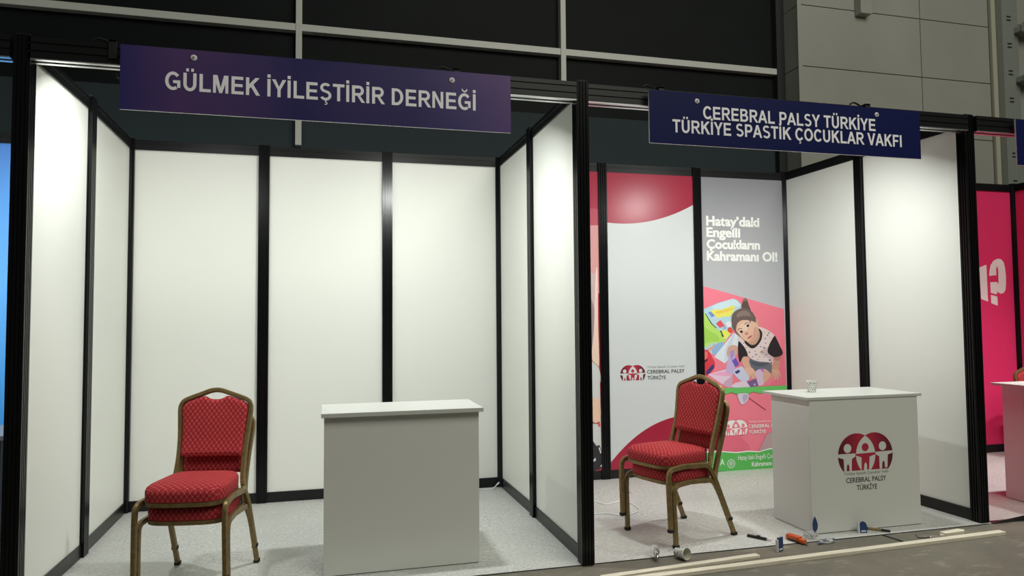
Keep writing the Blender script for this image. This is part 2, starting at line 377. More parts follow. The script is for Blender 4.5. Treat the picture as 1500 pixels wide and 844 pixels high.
GIRL=[((243,128,148),0,[(5.0145,1.7839),(5.4596,1.672),(5.9105,1.5564),(5.9225,-0.0598),(5.0145,0.0017)]),((236,118,140),1,[(5.5119,1.3787),(5.8503,1.1844),(5.9024,0.7805),(5.7103,0.7866),(5.7912,0.9287),(5.6733,1.2655)]),((182,218,232),0,[(5.0145,1.5584),(5.1698,1.6182),(5.338,1.6622),(5.3874,1.6455),(5.4302,1.6067),(5.416,1.5457),(5.3232,1.3365),(5.2468,1.2497),(5.1206,1.1152),(5.0145,1.1771)]),((205,228,240),1,[(5.12,1.5908),(5.3378,1.6544),(5.3931,1.6234),(5.4172,1.5901),(5.3047,1.5793),(5.1557,1.5468)]),((186,226,110),1,[(5.0145,1.5147),(5.068,1.4597),(5.1514,1.3714),(5.2057,1.3325),(5.2535,1.2715),(5.2216,1.2281),(5.1114,1.2353),(5.0145,1.2043)]),((168,214,92),1,[(5.0145,1.3839),(5.0775,1.3504),(5.1621,1.3056),(5.173,1.2508),(5.0627,1.2416),(5.0145,1.2315)]),((238,232,105),1,[(5.0945,1.5471),(5.2175,1.5576),(5.3424,1.5958),(5.3474,1.546),(5.3024,1.491),(5.2281,1.486),(5.1601,1.4755)]),((240,205,90),1,[(5.1555,1.5358),(5.3293,1.5682),(5.3314,1.5549),(5.1795,1.5138)]),((236,236,100),1,[(5.1934,1.3326),(5.2371,1.354),(5.2984,1.3368),(5.2787,1.2931),(5.2411,1.2717)]),((232,88,98),0,[(5.1465,1.4208),(5.1964,1.4533),(5.2444,1.3979),(5.1884,1.3765)]),((120,150,218),0,[(5.0635,1.5253),(5.0943,1.5383),(5.1398,1.4975),(5.1051,1.4791)]),((200,215,235),0,[(5.1111,1.4758),(5.1397,1.4942),(5.1663,1.4754),(5.1351,1.4537)]),((150,180,225),0,[(5.2194,1.3872),(5.2506,1.4011),(5.2622,1.3702),(5.231,1.3596)]),((235,235,240),1,[(5.2574,1.4253),(5.2888,1.4415),(5.3192,1.4192),(5.2997,1.3864),(5.2689,1.3922)]),((228,84,62),1,[(5.2745,1.3701),(5.2996,1.3831),(5.324,1.3674),(5.3257,1.3365),(5.3006,1.3258),(5.2763,1.3426)]),((60,60,50),0,[(5.0305,1.52),(5.0401,1.5167),(5.1037,1.4212),(5.1577,1.3768),(5.149,1.3737),(5.0938,1.418)]),((50,55,40),0,[(5.1901,1.3491),(5.205,1.3511),(5.2306,1.2938),(5.2132,1.2874)]),((70,150,70),0,[(5.2022,1.338),(5.2191,1.3246),(5.2211,1.3092),(5.2065,1.3138)]),((150,185,222),1,[(5.098,1.1865),(5.1911,1.2396),(5.2339,1.2279),(5.2143,1.1844),(5.1206,1.1152)]),((225,170,150),1,[(5.043,1.1766),(5.0982,1.1974),(5.1234,1.2297),(5.1293,1.2187),(5.0974,1.1647),(5.0608,1.1599)]),((222,230,240),0,[(5.1202,1.0989),(5.3354,1.3254),(5.3973,1.3136),(5.3816,1.1925),(5.235,1.0309)]),((206,216,232),0,[(5.2384,1.1621),(5.3353,1.3232),(5.354,1.3229),(5.2933,1.1391),(5.2351,1.0331)]),((222,62,76),1,[(5.0145,1.1532),(5.0584,1.16),(5.0959,1.0994),(5.1284,1.0334),(5.1049,0.9687),(5.0247,0.9187),(5.0145,1.0144)]),((238,120,110),1,[(5.0191,1.1444),(5.0459,1.1493),(5.0472,1.1004),(5.0199,1.0738)]),((64,62,120),0,[(5.0293,0.9598),(5.1064,1.0317),(5.1201,0.9955),(5.0392,0.9183)]),((52,40,52),0,[(5.0172,1.0631),(5.0444,1.0842),(5.0513,1.0677),(5.0192,1.0446)]),((232,205,226),0,[(5.048,0.9322),(5.1534,0.9565),(5.2893,0.9836),(5.3202,0.9357),(5.2969,0.7997),(5.1994,0.8355)]),((238,170,205),1,[(5.0797,0.9346),(5.2762,0.9533),(5.3099,0.9196),(5.2258,0.911)]),((205,170,195),1,[(5.2116,0.8351),(5.2871,0.8984),(5.3176,0.9281),(5.2969,0.7997)]),((214,168,150),1,[(5.2588,1.1398),(5.2761,1.1888),(5.3199,1.209),(5.3717,1.1949),(5.3827,1.1374),(5.3293,1.0945),(5.2675,1.0958)]),((200,178,218),1,[(5.2505,1.0086),(5.2737,1.0957),(5.3061,1.1554),(5.3335,1.1582),(5.3477,1.0832),(5.3448,0.9735),(5.3128,0.9359),(5.2609,0.934),(5.2442,0.9542)]),((172,146,204),1,[(5.2933,1.1391),(5.331,1.1582),(5.3374,1.1163),(5.3062,1.0621)]),((112,88,192),0,[(5.3098,1.0598),(5.3539,1.0852),(5.392,1.0184),(5.3465,0.9932)]),((204,208,232),1,[(5.3231,0.9521),(5.4139,0.9992),(5.4625,0.9485),(5.5007,0.8813),(5.4348,0.8481),(5.3735,0.885)]),((66,60,120),0,[(5.3379,0.9495),(5.3882,0.9702),(5.3975,0.9458),(5.3572,0.9271)]),((228,208,228),1,[(5.3068,0.8016),(5.335,0.8368),(5.41,0.8532),(5.466,0.8493),(5.5021,0.7932)]),((218,170,148),1,[(5.6596,0.9677),(5.7278,0.9471),(5.7392,0.9023),(5.7126,0.8642),(5.6584,0.8347),(5.6307,0.8887)]),((216,188,214),1,[(5.5728,0.94),(5.6141,0.9722),(5.6513,0.9435),(5.6497,0.8882),(5.6607,0.8269),(5.617,0.8061),(5.591,0.8235)]),((170,120,190),1,[(5.5886,0.9618),(5.627,0.9796),(5.6545,0.9656),(5.6586,0.9322),(5.6437,0.9437),(5.6215,0.9642)]),((120,96,150),0,[(5.4697,0.847),(5.5735,0.877),(5.5993,0.8067),(5.5059,0.7975)]),((196,168,206),1,[(5.5444,0.8271),(5.5646,0.8287),(5.5667,0.811),(5.549,0.8094)]),((104,108,120),1,[(5.5006,1.0578),(5.5412,1.0735),(5.6162,1.0464),(5.7177,1.0397),(5.7522,0.9966),(5.7424,0.9245),(5.69,0.9625),(5.6141,0.9722),(5.5566,0.946),(5.5116,1.0024)]),((84,88,102),1,[(5.5153,1.0464),(5.6158,1.0309),(5.7174,1.0285),(5.6656,0.9986),(5.5644,1.0011)]),((206,152,130),1,[(5.7806,1.0907),(5.8501,1.0948),(5.8428,1.0223),(5.82,0.9503),(5.751,0.9543),(5.7737,1.0295)]),((184,128,108),1,[(5.7806,1.0907),(5.8501,1.0948),(5.8411,1.0503),(5.7948,1.0513)]),((216,166,146),1,[(5.7511,0.9576),(5.8203,0.9592),(5.8425,0.9274),(5.8542,0.888),(5.8386,0.8851),(5.8214,0.9112),(5.8276,0.8609),(5.8096,0.8592),(5.798,0.9007),(5.7941,0.8563),(5.7763,0.8601),(5.775,0.9013),(5.759,0.8795),(5.7464,0.8877),(5.7552,0.9241)]),((220,172,150),1,[(5.4014,1.0908),(5.4866,1.0968),(5.5025,1.0357),(5.5162,0.9857),(5.4628,0.9595),(5.439,1.0041)]),((228,182,162),1,[(5.4532,0.9762),(5.5163,0.9912),(5.569,0.9401),(5.5703,0.8959),(5.5533,0.8754),(5.5358,0.8781),(5.5185,0.8874),(5.4889,0.9081),(5.4672,0.9373)]),((196,140,122),0,[(5.5067,0.9164),(5.5143,0.9184),(5.5359,0.8825),(5.5259,0.8828)]),((196,140,122),0,[(5.5346,0.9267),(5.5422,0.9287),(5.5587,0.8885),(5.5498,0.8854)]),((228,210,210),1,[(5.6066,1.3777),(5.6763,1.368),(5.7392,1.3372),(5.7891,1.2918),(5.7358,1.2199),(5.7102,1.1311),(5.7553,1.1024),(5.7721,1.063),(5.763,1.0163),(5.7175,1.033),(5.6161,1.042),(5.5347,1.0659),(5.4819,1.1079),(5.45,1.1803),(5.4012,1.2252),(5.3813,1.2752),(5.397,1.3025),(5.4457,1.2522),(5.5202,1.2233),(5.5972,1.2665)]),((206,184,188),1,[(5.6187,1.1329),(5.722,1.1866),(5.7102,1.1311),(5.7552,1.099),(5.7663,1.0408),(5.6936,1.0869)]),((60,50,60),0,[(5.4387,1.2268),(5.4463,1.23),(5.4512,1.2233),(5.4436,1.2201)]),((200,150,60),0,[(5.4601,1.1823),(5.4702,1.1877),(5.4775,1.1787),(5.4673,1.1733)]),((150,70,80),0,[(5.494,1.1375),(5.5067,1.145),(5.5165,1.1337),(5.5037,1.1263)]),((80,80,100),0,[(5.5342,1.0925),(5.5431,1.0967),(5.5492,1.0888),(5.5403,1.0846)]),((60,50,60),0,[(5.5701,1.1139),(5.5817,1.1203),(5.5902,1.1101),(5.5787,1.1037)]),((200,150,60),0,[(5.51,1.0819),(5.5176,1.0851),(5.5225,1.0783),(5.5149,1.0752)]),((150,70,80),0,[(5.6241,1.1905),(5.6344,1.1959),(5.6418,1.1869),(5.6315,1.1815)]),((80,80,100),0,[(5.6594,1.1788),(5.6723,1.1864),(5.6822,1.1751),(5.6692,1.1675)]),((60,50,60),0,[(5.6835,1.2229),(5.6926,1.2273),(5.6987,1.2194),(5.6897,1.215)]),((200,150,60),0,[(5.6467,1.1346),(5.6583,1.141),(5.6669,1.1308),(5.6553,1.1244)]),((150,70,80),0,[(5.6112,1.0909),(5.6189,1.094),(5.6237,1.0873),(5.6161,1.0841)]),((80,80,100),0,[(5.6854,1.1116),(5.6958,1.1169),(5.7031,1.1079),(5.6928,1.1025)]),((60,50,60),0,[(5.7195,1.0552),(5.7324,1.0627),(5.7423,1.0514),(5.7293,1.0439)]),((200,150,60),0,[(5.6677,1.3346),(5.6767,1.339),(5.6828,1.3311),(5.6738,1.3268)]),((150,70,80),0,[(5.7024,1.3007),(5.714,1.3073),(5.7227,1.2971),(5.711,1.2906)]),((80,80,100),0,[(5.7311,1.278),(5.7389,1.2813),(5.7438,1.2745),(5.736,1.2712)]),((60,50,60),0,[(5.6772,1.2676),(5.6875,1.2731),(5.6949,1.264),(5.6846,1.2586)]),((200,150,60),0,[(5.6265,1.1405),(5.6394,1.148),(5.6493,1.1367),(5.6364,1.1292)]),((150,70,80),0,[(5.5609,1.1473),(5.5699,1.1516),(5.576,1.1437),(5.567,1.1394)]),((80,80,100),0,[(5.7158,1.3229),(5.7275,1.3295),(5.7361,1.3193),(5.7244,1.3127)]),((60,50,60),0,[(5.6619,1.0898),(5.6696,1.093),(5.6745,1.0862),(5.6668,1.083)]),((200,150,60),0,[(5.5889,1.0636),(5.5992,1.0689),(5.6065,1.0599),(5.5962,1.0546)]),((150,70,80),0,[(5.7379,1.0325),(5.7509,1.04),(5.7608,1.0287),(5.7478,1.0212)]),((80,80,100),0,[(5.484,1.0935),(5.4929,1.0977),(5.4989,1.0899),(5.49,1.0856)]),((42,32,38),1,[(5.7891,1.2906),(5.8164,1.2578),(5.8504,1.19),(5.8807,1.1256),(5.8553,1.0947),(5.7855,1.0828),(5.7387,1.1027),(5.7078,1.1367),(5.7289,1.2033)]),((46,36,42),1,[(5.3879,1.242),(5.432,1.2082),(5.4682,1.1579),(5.4854,1.099),(5.4351,1.0923),(5.3975,1.0403),(5.3799,1.1265)]),((206,158,136),1,[(5.4704,1.2407),(5.6144,1.3386),(5.6253,1.2773),(5.5703,1.2114),(5.5072,1.2069)]),((44,36,40),1,[(5.6027,1.3722),(5.6314,1.3574),(5.6545,1.3192),(5.6372,1.2493),(5.5823,1.189),(5.5314,1.1733),(5.4758,1.2075),(5.4516,1.241),(5.4706,1.2462),(5.5198,1.2101),(5.5729,1.2136),(5.6174,1.2663),(5.6266,1.3218)]),((98,80,76),1,[(5.4479,1.5678),(5.4297,1.59),(5.446,1.6344),(5.4567,1.6588),(5.482,1.6655),(5.5011,1.6288),(5.5151,1.5876),(5.5315,1.5397),(5.4787,1.5454)]),((140,118,104),1,[(5.4535,1.6344),(5.463,1.6622),(5.4896,1.6677),(5.4814,1.6433)]),((112,94,90),1,[(5.3223,1.3972),(5.3166,1.4634),(5.3342,1.5184),(5.3976,1.5591),(5.4793,1.5677),(5.5414,1.534),(5.5779,1.4837),(5.6015,1.42),(5.574,1.3447),(5.4712,1.2684),(5.3846,1.3027),(5.3545,1.3417)]),((140,122,114),1,[(5.3777,1.5127),(5.4536,1.5455),(5.5159,1.523),(5.5271,1.4729),(5.4521,1.4901),(5.3887,1.4573)]),((214,160,140),1,[(5.5796,1.4536),(5.6051,1.4579),(5.6195,1.4277),(5.6108,1.391),(5.5879,1.389)]),((230,188,164),1,[(5.3589,1.3692),(5.37,1.4133),(5.4261,1.4548),(5.4951,1.4543),(5.5576,1.436),(5.6011,1.4056),(5.6149,1.3553),(5.5981,1.2999),(5.5525,1.2505),(5.4979,1.237),(5.452,1.2554),(5.4117,1.2913),(5.3753,1.3304)]),((240,204,182),1,[(5.3994,1.3909),(5.4757,1.4345),(5.5131,1.4208),(5.4733,1.3458),(5.4235,1.3575)]),((214,166,146),1,[(5.5623,1.3781),(5.6127,1.3665),(5.5956,1.2999),(5.5462,1.2506),(5.5018,1.2391),(5.5472,1.2895)]),((112,94,90),1,[(5.3197,1.3917),(5.3385,1.4466),(5.4019,1.4849),(5.5024,1.4898),(5.5773,1.4615),(5.5765,1.4336),(5.5013,1.4498),(5.4259,1.4482),(5.3776,1.4154),(5.3638,1.3669),(5.3545,1.3417)]),((235,225,220),1,[(5.3955,1.3379),(5.4133,1.3509),(5.4383,1.3507),(5.443,1.3373),(5.4227,1.3265),(5.4027,1.3268)]),((46,34,34),1,[(5.403,1.34),(5.4183,1.3509),(5.4381,1.344),(5.4327,1.3286),(5.4127,1.3266)]),((235,225,220),1,[(5.467,1.3924),(5.4875,1.4077),(5.5127,1.4075),(5.5148,1.3919),(5.4944,1.3811),(5.4743,1.3813)]),((46,34,34),1,[(5.4772,1.3968),(5.4926,1.4088),(5.5101,1.4031),(5.5059,1.3876),(5.4868,1.3822)]),((120,94,84),1,[(5.3811,1.3601),(5.4039,1.3731),(5.4288,1.3707),(5.4287,1.3651),(5.4037,1.3665),(5.3834,1.3535)]),((120,94,84),1,[(5.455,1.4125),(5.4805,1.4278),(5.5082,1.4253),(5.508,1.4198),(5.4829,1.4211),(5.4599,1.4069)]),((206,150,130),1,[(5.4576,1.3217),(5.478,1.3347),(5.4978,1.3234),(5.4924,1.3101),(5.4697,1.306)]),((150,100,90),1,[(5.4674,1.3127),(5.4775,1.3148),(5.4823,1.3092),(5.4722,1.306)]),((196,108,104),1,[(5.4864,1.2726),(5.5044,1.29),(5.5273,1.2986),(5.5401,1.3051),(5.5346,1.2896),(5.5141,1.2744),(5.4937,1.2658)]),((120,64,64),1,[(5.4889,1.2725),(5.5144,1.2855),(5.5401,1.304),(5.5168,1.281)]),((110,92,88),1,[(5.495,1.4498),(5.5142,1.4619),(5.5289,1.4451),(5.5181,1.4208),(5.5112,1.4453)]),((104,196,104),0,[(5.0145,0.7858),(5.0145,0.7876),(5.2491,0.7937),(5.9146,0.8014),(5.9148,0.7306),(5.8538,0.7193),(5.808,0.7409),(5.7459,0.7263),(5.6772,0.7386),(5.6158,0.73),(5.5404,0.7498),(5.4718,0.7303),(5.4195,0.7459),(5.3554,0.7309),(5.2926,0.7528),(5.2402,0.7368),(5.174,0.7522),(5.1075,0.7381),(5.0492,0.7531),(5.0145,0.7399)]),((150,50,70),0,[(5.4829,0.6913),(5.49,0.6931),(5.6739,0.5695),(5.6713,0.5635)]),((214,204,222),1,[(5.3624,0.7281),(5.4205,0.7404),(5.484,0.728),(5.478,0.6813),(5.441,0.6419),(5.4094,0.6309),(5.3846,0.6542)]),((186,172,204),1,[(5.4199,0.719),(5.4745,0.7243),(5.4653,0.6818),(5.4262,0.6526)]),((190,160,166),0,[(5.5849,0.1786),(5.6807,0.3325),(5.9225,0.4277),(5.9216,0.1471)]),((232,112,136),1,[(5.0145,0.6004),(5.2036,0.46),(5.4944,0.1835),(5.0145,0.1615)]),((240,246,240),0,[(5.0145,0.2017),(5.1968,0.1931),(5.3296,0.1761),(5.4643,0.1832),(5.5847,0.1707),(5.6919,0.1927),(5.9225,0.1933),(5.9225,0.1333),(5.0145,0.1631)]),((92,186,92),0,[(5.0145,0.1888),(5.1966,0.1833),(5.3294,0.1663),(5.464,0.172),(5.5845,0.1615),(5.6916,0.1828),(5.9225,0.1833),(5.9225,-0.0434),(5.0145,0.0123)])]
LOGO={'figL': [(4.9105,0.5196),(5.0525,0.5208),(5.0548,0.5054),(5.0236,0.4889),(5.019,0.4022),(5.0015,0.4014),(5.0001,0.4428),(4.9905,0.4567),(4.9813,0.4439),(4.9777,0.4029),(4.9597,0.404),(4.9563,0.4909),(4.9099,0.5038)],'figR': [(5.2182,0.5246),(5.3634,0.5303),(5.3605,0.5143),(5.321,0.5028),(5.316,0.4166),(5.2949,0.413),(5.2934,0.4501),(5.2835,0.4642),(5.2741,0.4512),(5.2694,0.4096),(5.25,0.4083),(5.249,0.4957),(5.2184,0.511)],'figC': [(5.0554,0.5212),(5.2159,0.5247),(5.2154,0.5099),(5.169,0.4978),(5.1627,0.4099),(5.1464,0.4084),(5.1449,0.4464),(5.1352,0.4617),(5.1243,0.4464),(5.1184,0.4064),(5.1008,0.4063),(5.1027,0.4948),(5.0565,0.5102)],'lineL': [(4.9107,0.5244),(5.054,0.5231),(5.0539,0.5189),(4.9104,0.5183)]}
PINK=[[(8.3304,1.9816),(8.3484,1.9906),(8.3526,1.6772),(8.326,1.6719)],[(8.3843,2.0033),(8.4832,2.0346),(8.4869,1.6278),(8.3913,1.6596)],[(8.5285,1.7038),(8.6166,1.6844),(8.6181,1.5834),(8.5282,1.6119)],[(8.5146,1.9108),(8.5219,1.9659),(8.5406,2.0282),(8.5811,2.0776),(8.6383,2.1024),(8.6885,2.0969),(8.7241,2.0661),(8.74,2.0038),(8.7472,1.9056),(8.7452,1.8253),(8.7324,1.7539),(8.7027,1.7227),(8.663,1.7164),(8.6356,1.727),(8.622,1.7447),(8.609,1.7092),(8.5273,1.725),(8.5267,1.8418),(8.616,1.8459),(8.6407,1.8247),(8.6429,1.976),(8.6359,2.0133),(8.6249,2.0158),(8.6143,1.9846),(8.6154,1.9205)]]
STRIP=[((206,150,150),0,[(3.8177,2.3427),(3.944,2.3463),(3.944,1.7095),(3.8088,1.7092)]),((196,170,176),0,[(3.8295,1.8988),(3.9291,1.8997),(3.9318,1.062),(3.8186,1.1357)]),((150,132,140),1,[(3.8261,1.6593),(3.8642,1.6593),(3.894,1.5157),(3.8598,1.1824),(3.8193,1.1831)]),((232,204,186),1,[(3.9124,1.8995),(3.9291,1.8997),(3.9279,1.4796),(3.9312,1.0204),(3.8688,1.0991),(3.8591,1.1349),(3.8853,1.3606)]),((160,120,105),1,[(3.8611,1.0933),(3.8711,1.0872),(3.9314,1.0323),(3.9312,1.0204),(3.8659,1.0754)]),((205,207,206),1,[(3.8304,1.0762),(3.8559,1.0875),(3.9311,1.0145),(3.9393,0.8836),(3.8277,0.887)]),((205,207,206),0,[(3.825,0.9163),(3.938,0.913),(3.944,0.2699),(3.8158,0.2769)]),((232,196,172),1,[(3.8223,0.7282),(3.8699,0.7431),(3.9292,0.7299),(3.944,0.6128),(3.9361,0.5578),(3.9201,0.5197),(3.8903,0.5155),(3.8669,0.5364),(3.8199,0.5627)]),((150,84,72),1,[(3.8574,0.5369),(3.8903,0.5177),(3.9238,0.5306),(3.9282,0.5083),(3.8902,0.51),(3.8607,0.5168)]),((226,84,92),0,[(3.9117,0.5168),(3.9333,0.5302),(3.9374,0.4825),(3.916,0.4834)]),((50,48,54),1,[(3.8173,0.3757),(3.8642,0.3514),(3.8967,0.3111),(3.9229,0.3153),(3.944,0.2479),(3.944,0.1147),(3.8133,0.1017)]),((200,200,205),0,[(3.8641,0.1864),(3.8833,0.2051),(3.89,0.1794),(3.8662,0.1665)]),((225,225,228),0,[(3.9155,0.2936),(3.9273,0.293),(3.9433,0.248),(3.9336,0.2375)]),((225,225,228),0,[(3.9296,0.1276),(3.944,0.1378),(3.944,0.1178),(3.9342,0.1164)])]


# ------------------------------------------------------------------ the hall (setting)
bm = bmesh.new(); box(bm, -9, 18, -9, 7, -0.2, -0.004)
tag(obj('floor', bm, M['concrete']), 'worn grey brown concrete hall floor in front of the stands', kind='structure')
bm = bmesh.new(); box(bm, -3.2, 9.1, -0.005, 2.3, -0.0039, 0.0)
tag(obj('floor_carpet', bm, M['carpet']), 'grey carpet under clear film inside the stands', kind='structure')
tag(obj('trim_5', bx(-3.2, 6.05, -0.012, -0.005, -0.0039, -0.0005), M['blackmat']), 'dark seam along the front edge of the carpet', kind='structure')
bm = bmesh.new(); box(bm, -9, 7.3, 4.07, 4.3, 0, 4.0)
tag(obj('wall_back_lower', bm, M['darkwall_spill']), 'dark lower hall wall behind the stands, with their light spill painted into its colour', kind='structure')
bm = bmesh.new(); box(bm, -9, 7.3, 4.08, 4.3, 4.0, 9)
tag(obj('wall_back', bm, M['darkglass']), 'dark upper hall wall with pale bars', kind='structure')
bm = bmesh.new(); box(bm, -9, 7.34, 3.99, 4.09, 4.725, 4.805, bev=0.004)
tag(obj('trim_1', bm, M['mullion']), 'long pale horizontal bar on the dark hall wall', kind='structure')
for i, (x, z0) in enumerate(((-1.95, 3.43), (1.175, 3.43), (4.29, 3.43))):
    tag(obj('trim_%d' % (i + 2), bx(x - 0.033, x + 0.033, 3.98, 4.09, z0, 9, bev=0.004), M['mullion']), 'pale upright bar on the dark hall wall', kind='structure')
# clad pier and wall at the right
def clad_face(bm, u0s, z0s, fn, gap=0.006, t=0.02):
    for a0, a1 in zip(u0s, u0s[1:]):
        for b0, b1 in zip(z0s, z0s[1:]):
            fn(bm, a0 + gap, a1 - gap, b0 + gap, b1 - gap)
ZJ = [0, 0.68, 1.494, 2.31, 3.126, 3.942, 4.758, 5.574, 6.39, 7.2, 9]
bm = bmesh.new(); box(bm, 7.44, 14.5, 3.72, 4.4, 0, 9)
o = tag(obj('wall_right', bm, M['joint']), 'grey clad hall wall behind the second and third stands', kind='structure')
bm = bmesh.new()
clad_face(bm, [7.47, 9.375, 10.56], ZJ, lambda b, a0, a1, z0, z1: box(b, a0, a1, 3.70, 3.73, z0, z1))
clad_face(bm, [3.70, 4.02], [z - 0.02 for z in ZJ], lambda b, a0, a1, z0, z1: box(b, 7.42, 7.45, a0, a1, z0, z1))
clad_face(bm, [10.98, 12.6, 14.5], [z + 0.09 for z in ZJ], lambda b, a0, a1, z0, z1: box(b, a0, a1, 3.70, 3.73, z0, z1))
obj('cladding', bm, M['clad'], o)
obj('corner_trim', bx(7.415, 7.475, 3.692, 3.70, 0, 9), M['clad'], o)
obj('edge_trim', bx(7.30, 7.42, 3.98, 4.09, 0, 9), M['steeldark'], o)
obj('cream_strip', bx(10.585, 10.66, 3.67, 3.72, 0, 9, bev=0.004), M['cream'], o)
t = thing('steel_channel', 'slotted galvanised upright channel fixed to the grey clad wall', 'channel', (10.77, 3.6, 0))
obj('channel_web', bx(-0.105, 0.105, -0.02, 0.09, 2.0, 9), M['steel'], t)
obj('channel_flange', bx(0.105, 0.2, 0.0, 0.09, 2.0, 9), M['steel'], t)
z = 3.3
while z < 6.5:
    bm = bmesh.new()
    for d in (0, 0.05): box(bm, -0.02, 0.05, -0.026, -0.018, z + d, z + d + 0.018)
    obj('slot', bm, M['steeldark'], t); z += 0.39
for zb in (5.47, 4.76):
    b = obj('bracket', bx(0.11, 0.5, -0.16, 0.08, zb, zb + 0.075, bev=0.006), M['steel'], t)
    obj('bracket_end', bx(0.10, 0.15, -0.17, -0.14, zb - 0.02, zb + 0.1), M['chrome'], b)
obj('conduit', tube([(0.27, 0.0, 2.2), (0.27, 0.0, 4.2)], 0.022), M['steel'], t)
t = thing('wall_bracket', 'small grey box bracket high on the clad wall', 'bracket', (8.40, 3.70, 5.5))
obj('box_body', bx(-0.09, 0.09, -0.12, -0.001, 0.0, 0.5, bev=0.01), M['clad'], t)
obj('mounting_plate', bx(-0.12, 0.12, -0.014, -0.001, 0.25, 0.6), M['steel'], t)

# ------------------------------------------------------------------ booth frame parts
ZB, ZT, ZP = 0.083, 2.85, 2.93
def grooved(hx, hy, d=0.006, k=3):
    """square post section with grooves on each face"""
    pts = []
    def face(p, q, nrm):
        p = Vector(p); q = Vector(q); nrm = Vector(nrm); out = [p]
        for i in range(k):
            c = (i + 1) / (k + 1); w = 0.05
            out += [p.lerp(q, c - w), p.lerp(q, c - w * 0.7) - nrm * d, p.lerp(q, c + w * 0.7) - nrm * d, p.lerp(q, c + w)]
        return out
    c = [(-hx, -hy), (hx, -hy), (hx, hy), (-hx, hy)]; nn = [(0, -1), (1, 0), (0, 1), (-1, 0)]
    for i in range(4): pts += face(c[i], c[(i + 1) % 4], nn[i])
    return [(p.x, p.y) for p in pts]
def post(x, y, hx, hy, label, group, h=ZP + 0.005, name='booth_post'):
    t = thing(name, label, 'post', (x, y, 0), 0, group)
    obj('shaft', prism(bmesh.new(), grooved(hx, hy), 0.004, h), M['postblack'], t)
    obj('foot_plate', bx(-hx * 0.9, hx * 0.9, -hy * 0.9, hy * 0.9, 0.0005, 0.004), M['blackmat'], t)
    bm = bmesh.new(); box(bm, -hx * 0.85, hx * 0.85, -hy * 0.85, hy * 0.85, h, h + 0.008, bev=0.003)
    obj('end_cap', bm, M['blackmat'], t)
    return t
def corner_post(x0, x1, ch0, ch1, label, h=ZP + 0.005):
    cx, cy = (x0 + x1) / 2, 2.06
    t = thing('corner_post', label, 'post', (cx, cy, 0), 0, 'slim corner posts of the stands')
    p = [(x0 + ch0, 2.02), (x1 - ch1, 2.02), (x1, 2.02 + ch1), (x1, 2.10), (x0, 2.10), (x0, 2.02 + ch0)]
    q = []
    for a in p:
        if not q or (Vector(a) - Vector(q[-1])).length > 1e-4: q.append(a)
    if (Vector(q[0]) - Vector(q[-1])).length < 1e-4: q.pop()
    obj('shaft', prism(bmesh.new(), [(a - cx, b - cy) for a, b in q], 0.0, h), M['postblack'], t)
    bm = bmesh.new(); box(bm, -0.03, 0.03, -0.03, 0.03, h, h + 0.008, bev=0.003); obj('end_cap', bm, M['blackmat'], t)
    return t
def wall_panel(p0, p1, label, m=None, group=None, flip=1):
    """panel between two plan points, with its bottom and top rails"""
    d = Vector(p1) - Vector(p0); ln = d.length; ang = math.atan2(d.y, d.x)
    t = thing('booth_wall_panel', label, 'wall panel', (p0[0], p0[1], 0), ang, group)
    obj('board', bx(0, ln, -0.008, 0.008, ZB - 0.01, ZT + 0.01), m or M['panel'], t)
    bm = bmesh.new(); box(bm, 0, ln, -0.02, 0.02, 0.001, ZB, bev=0.002); obj('bottom_rail', bm, M['black'], t)
    bm = bmesh.new(); box(bm, 0, ln, -0.02, 0.02, ZT, ZP, bev=0.002); box(bm, 0, ln, -0.023, 0.023, ZP - 0.03, ZP - 0.024)
    obj('top_rail', bm, M['black'], t)
    return t
G_F = 'thick front posts of the stands'; G_B = 'posts in the back walls'; G_S = 'posts in the side walls'
post(0.014, 0.0, 0.038, 0.04, 'thick black post between the blue stand and the empty white stand', G_F)
post(3.026, 0.008, 0.04, 0.04, 'thick black front post between the two name signs', G_F)
post(6.031, 0.045, 0.04, 0.04, 'thick black post between the emblem counter stand and the pink stand', G_F)
post(8.90, 0.0, 0.04, 0.04, 'thick black front post at the far end of the pink stand', G_F)
post(0.994, 2.075, 0.0426, 0.04, 'black back wall post behind the stacked chairs in the empty white stand', G_B)
post(2.0025, 2.075, 0.0426, 0.04, 'black back wall post rising behind the plain white counter', G_B)
post(3.9885, 2.075, 0.0426, 0.04, 'black back wall post between the narrow hand poster strip and the crimson topped poster', G_B)
post(4.970, 2.075, 0.0426, 0.04, 'black back wall post between the white poster and the photo poster', G_B)
post(0.006, 1.003, 0.036, 0.0426, 'black side wall post halfway along the bright wall by the blue stand', G_S)
post(3.025, 1.065, 0.038, 0.0426, 'black side wall post halfway along the wall right of the plain counter', G_S)
post(5.986, 1.044, 0.036, 0.0426, 'black side wall post rising behind the emblem counter', G_S)
post(7.95, 2.075, 0.0426, 0.04, 'black back wall post in the pink stand', G_B)
post(8.895, 1.03, 0.036, 0.0426, 'black side wall post in the pink stand', G_S)
corner_post(-0.06, 0.02, 0.0, 0.012, 'slim black corner post behind the chairs in the empty white stand')
corner_post(2.964, 3.05, 0.028, 0.0, 'slim black corner post behind the plain counter by the white cable')
corner_post(5.918, 6.0, 0.03, 0.0, 'slim black corner post between the photo poster and the white side wall')
corner_post(8.85, 8.93, 0.02, 0.0, 'slim black corner post at the back of the pink stand')
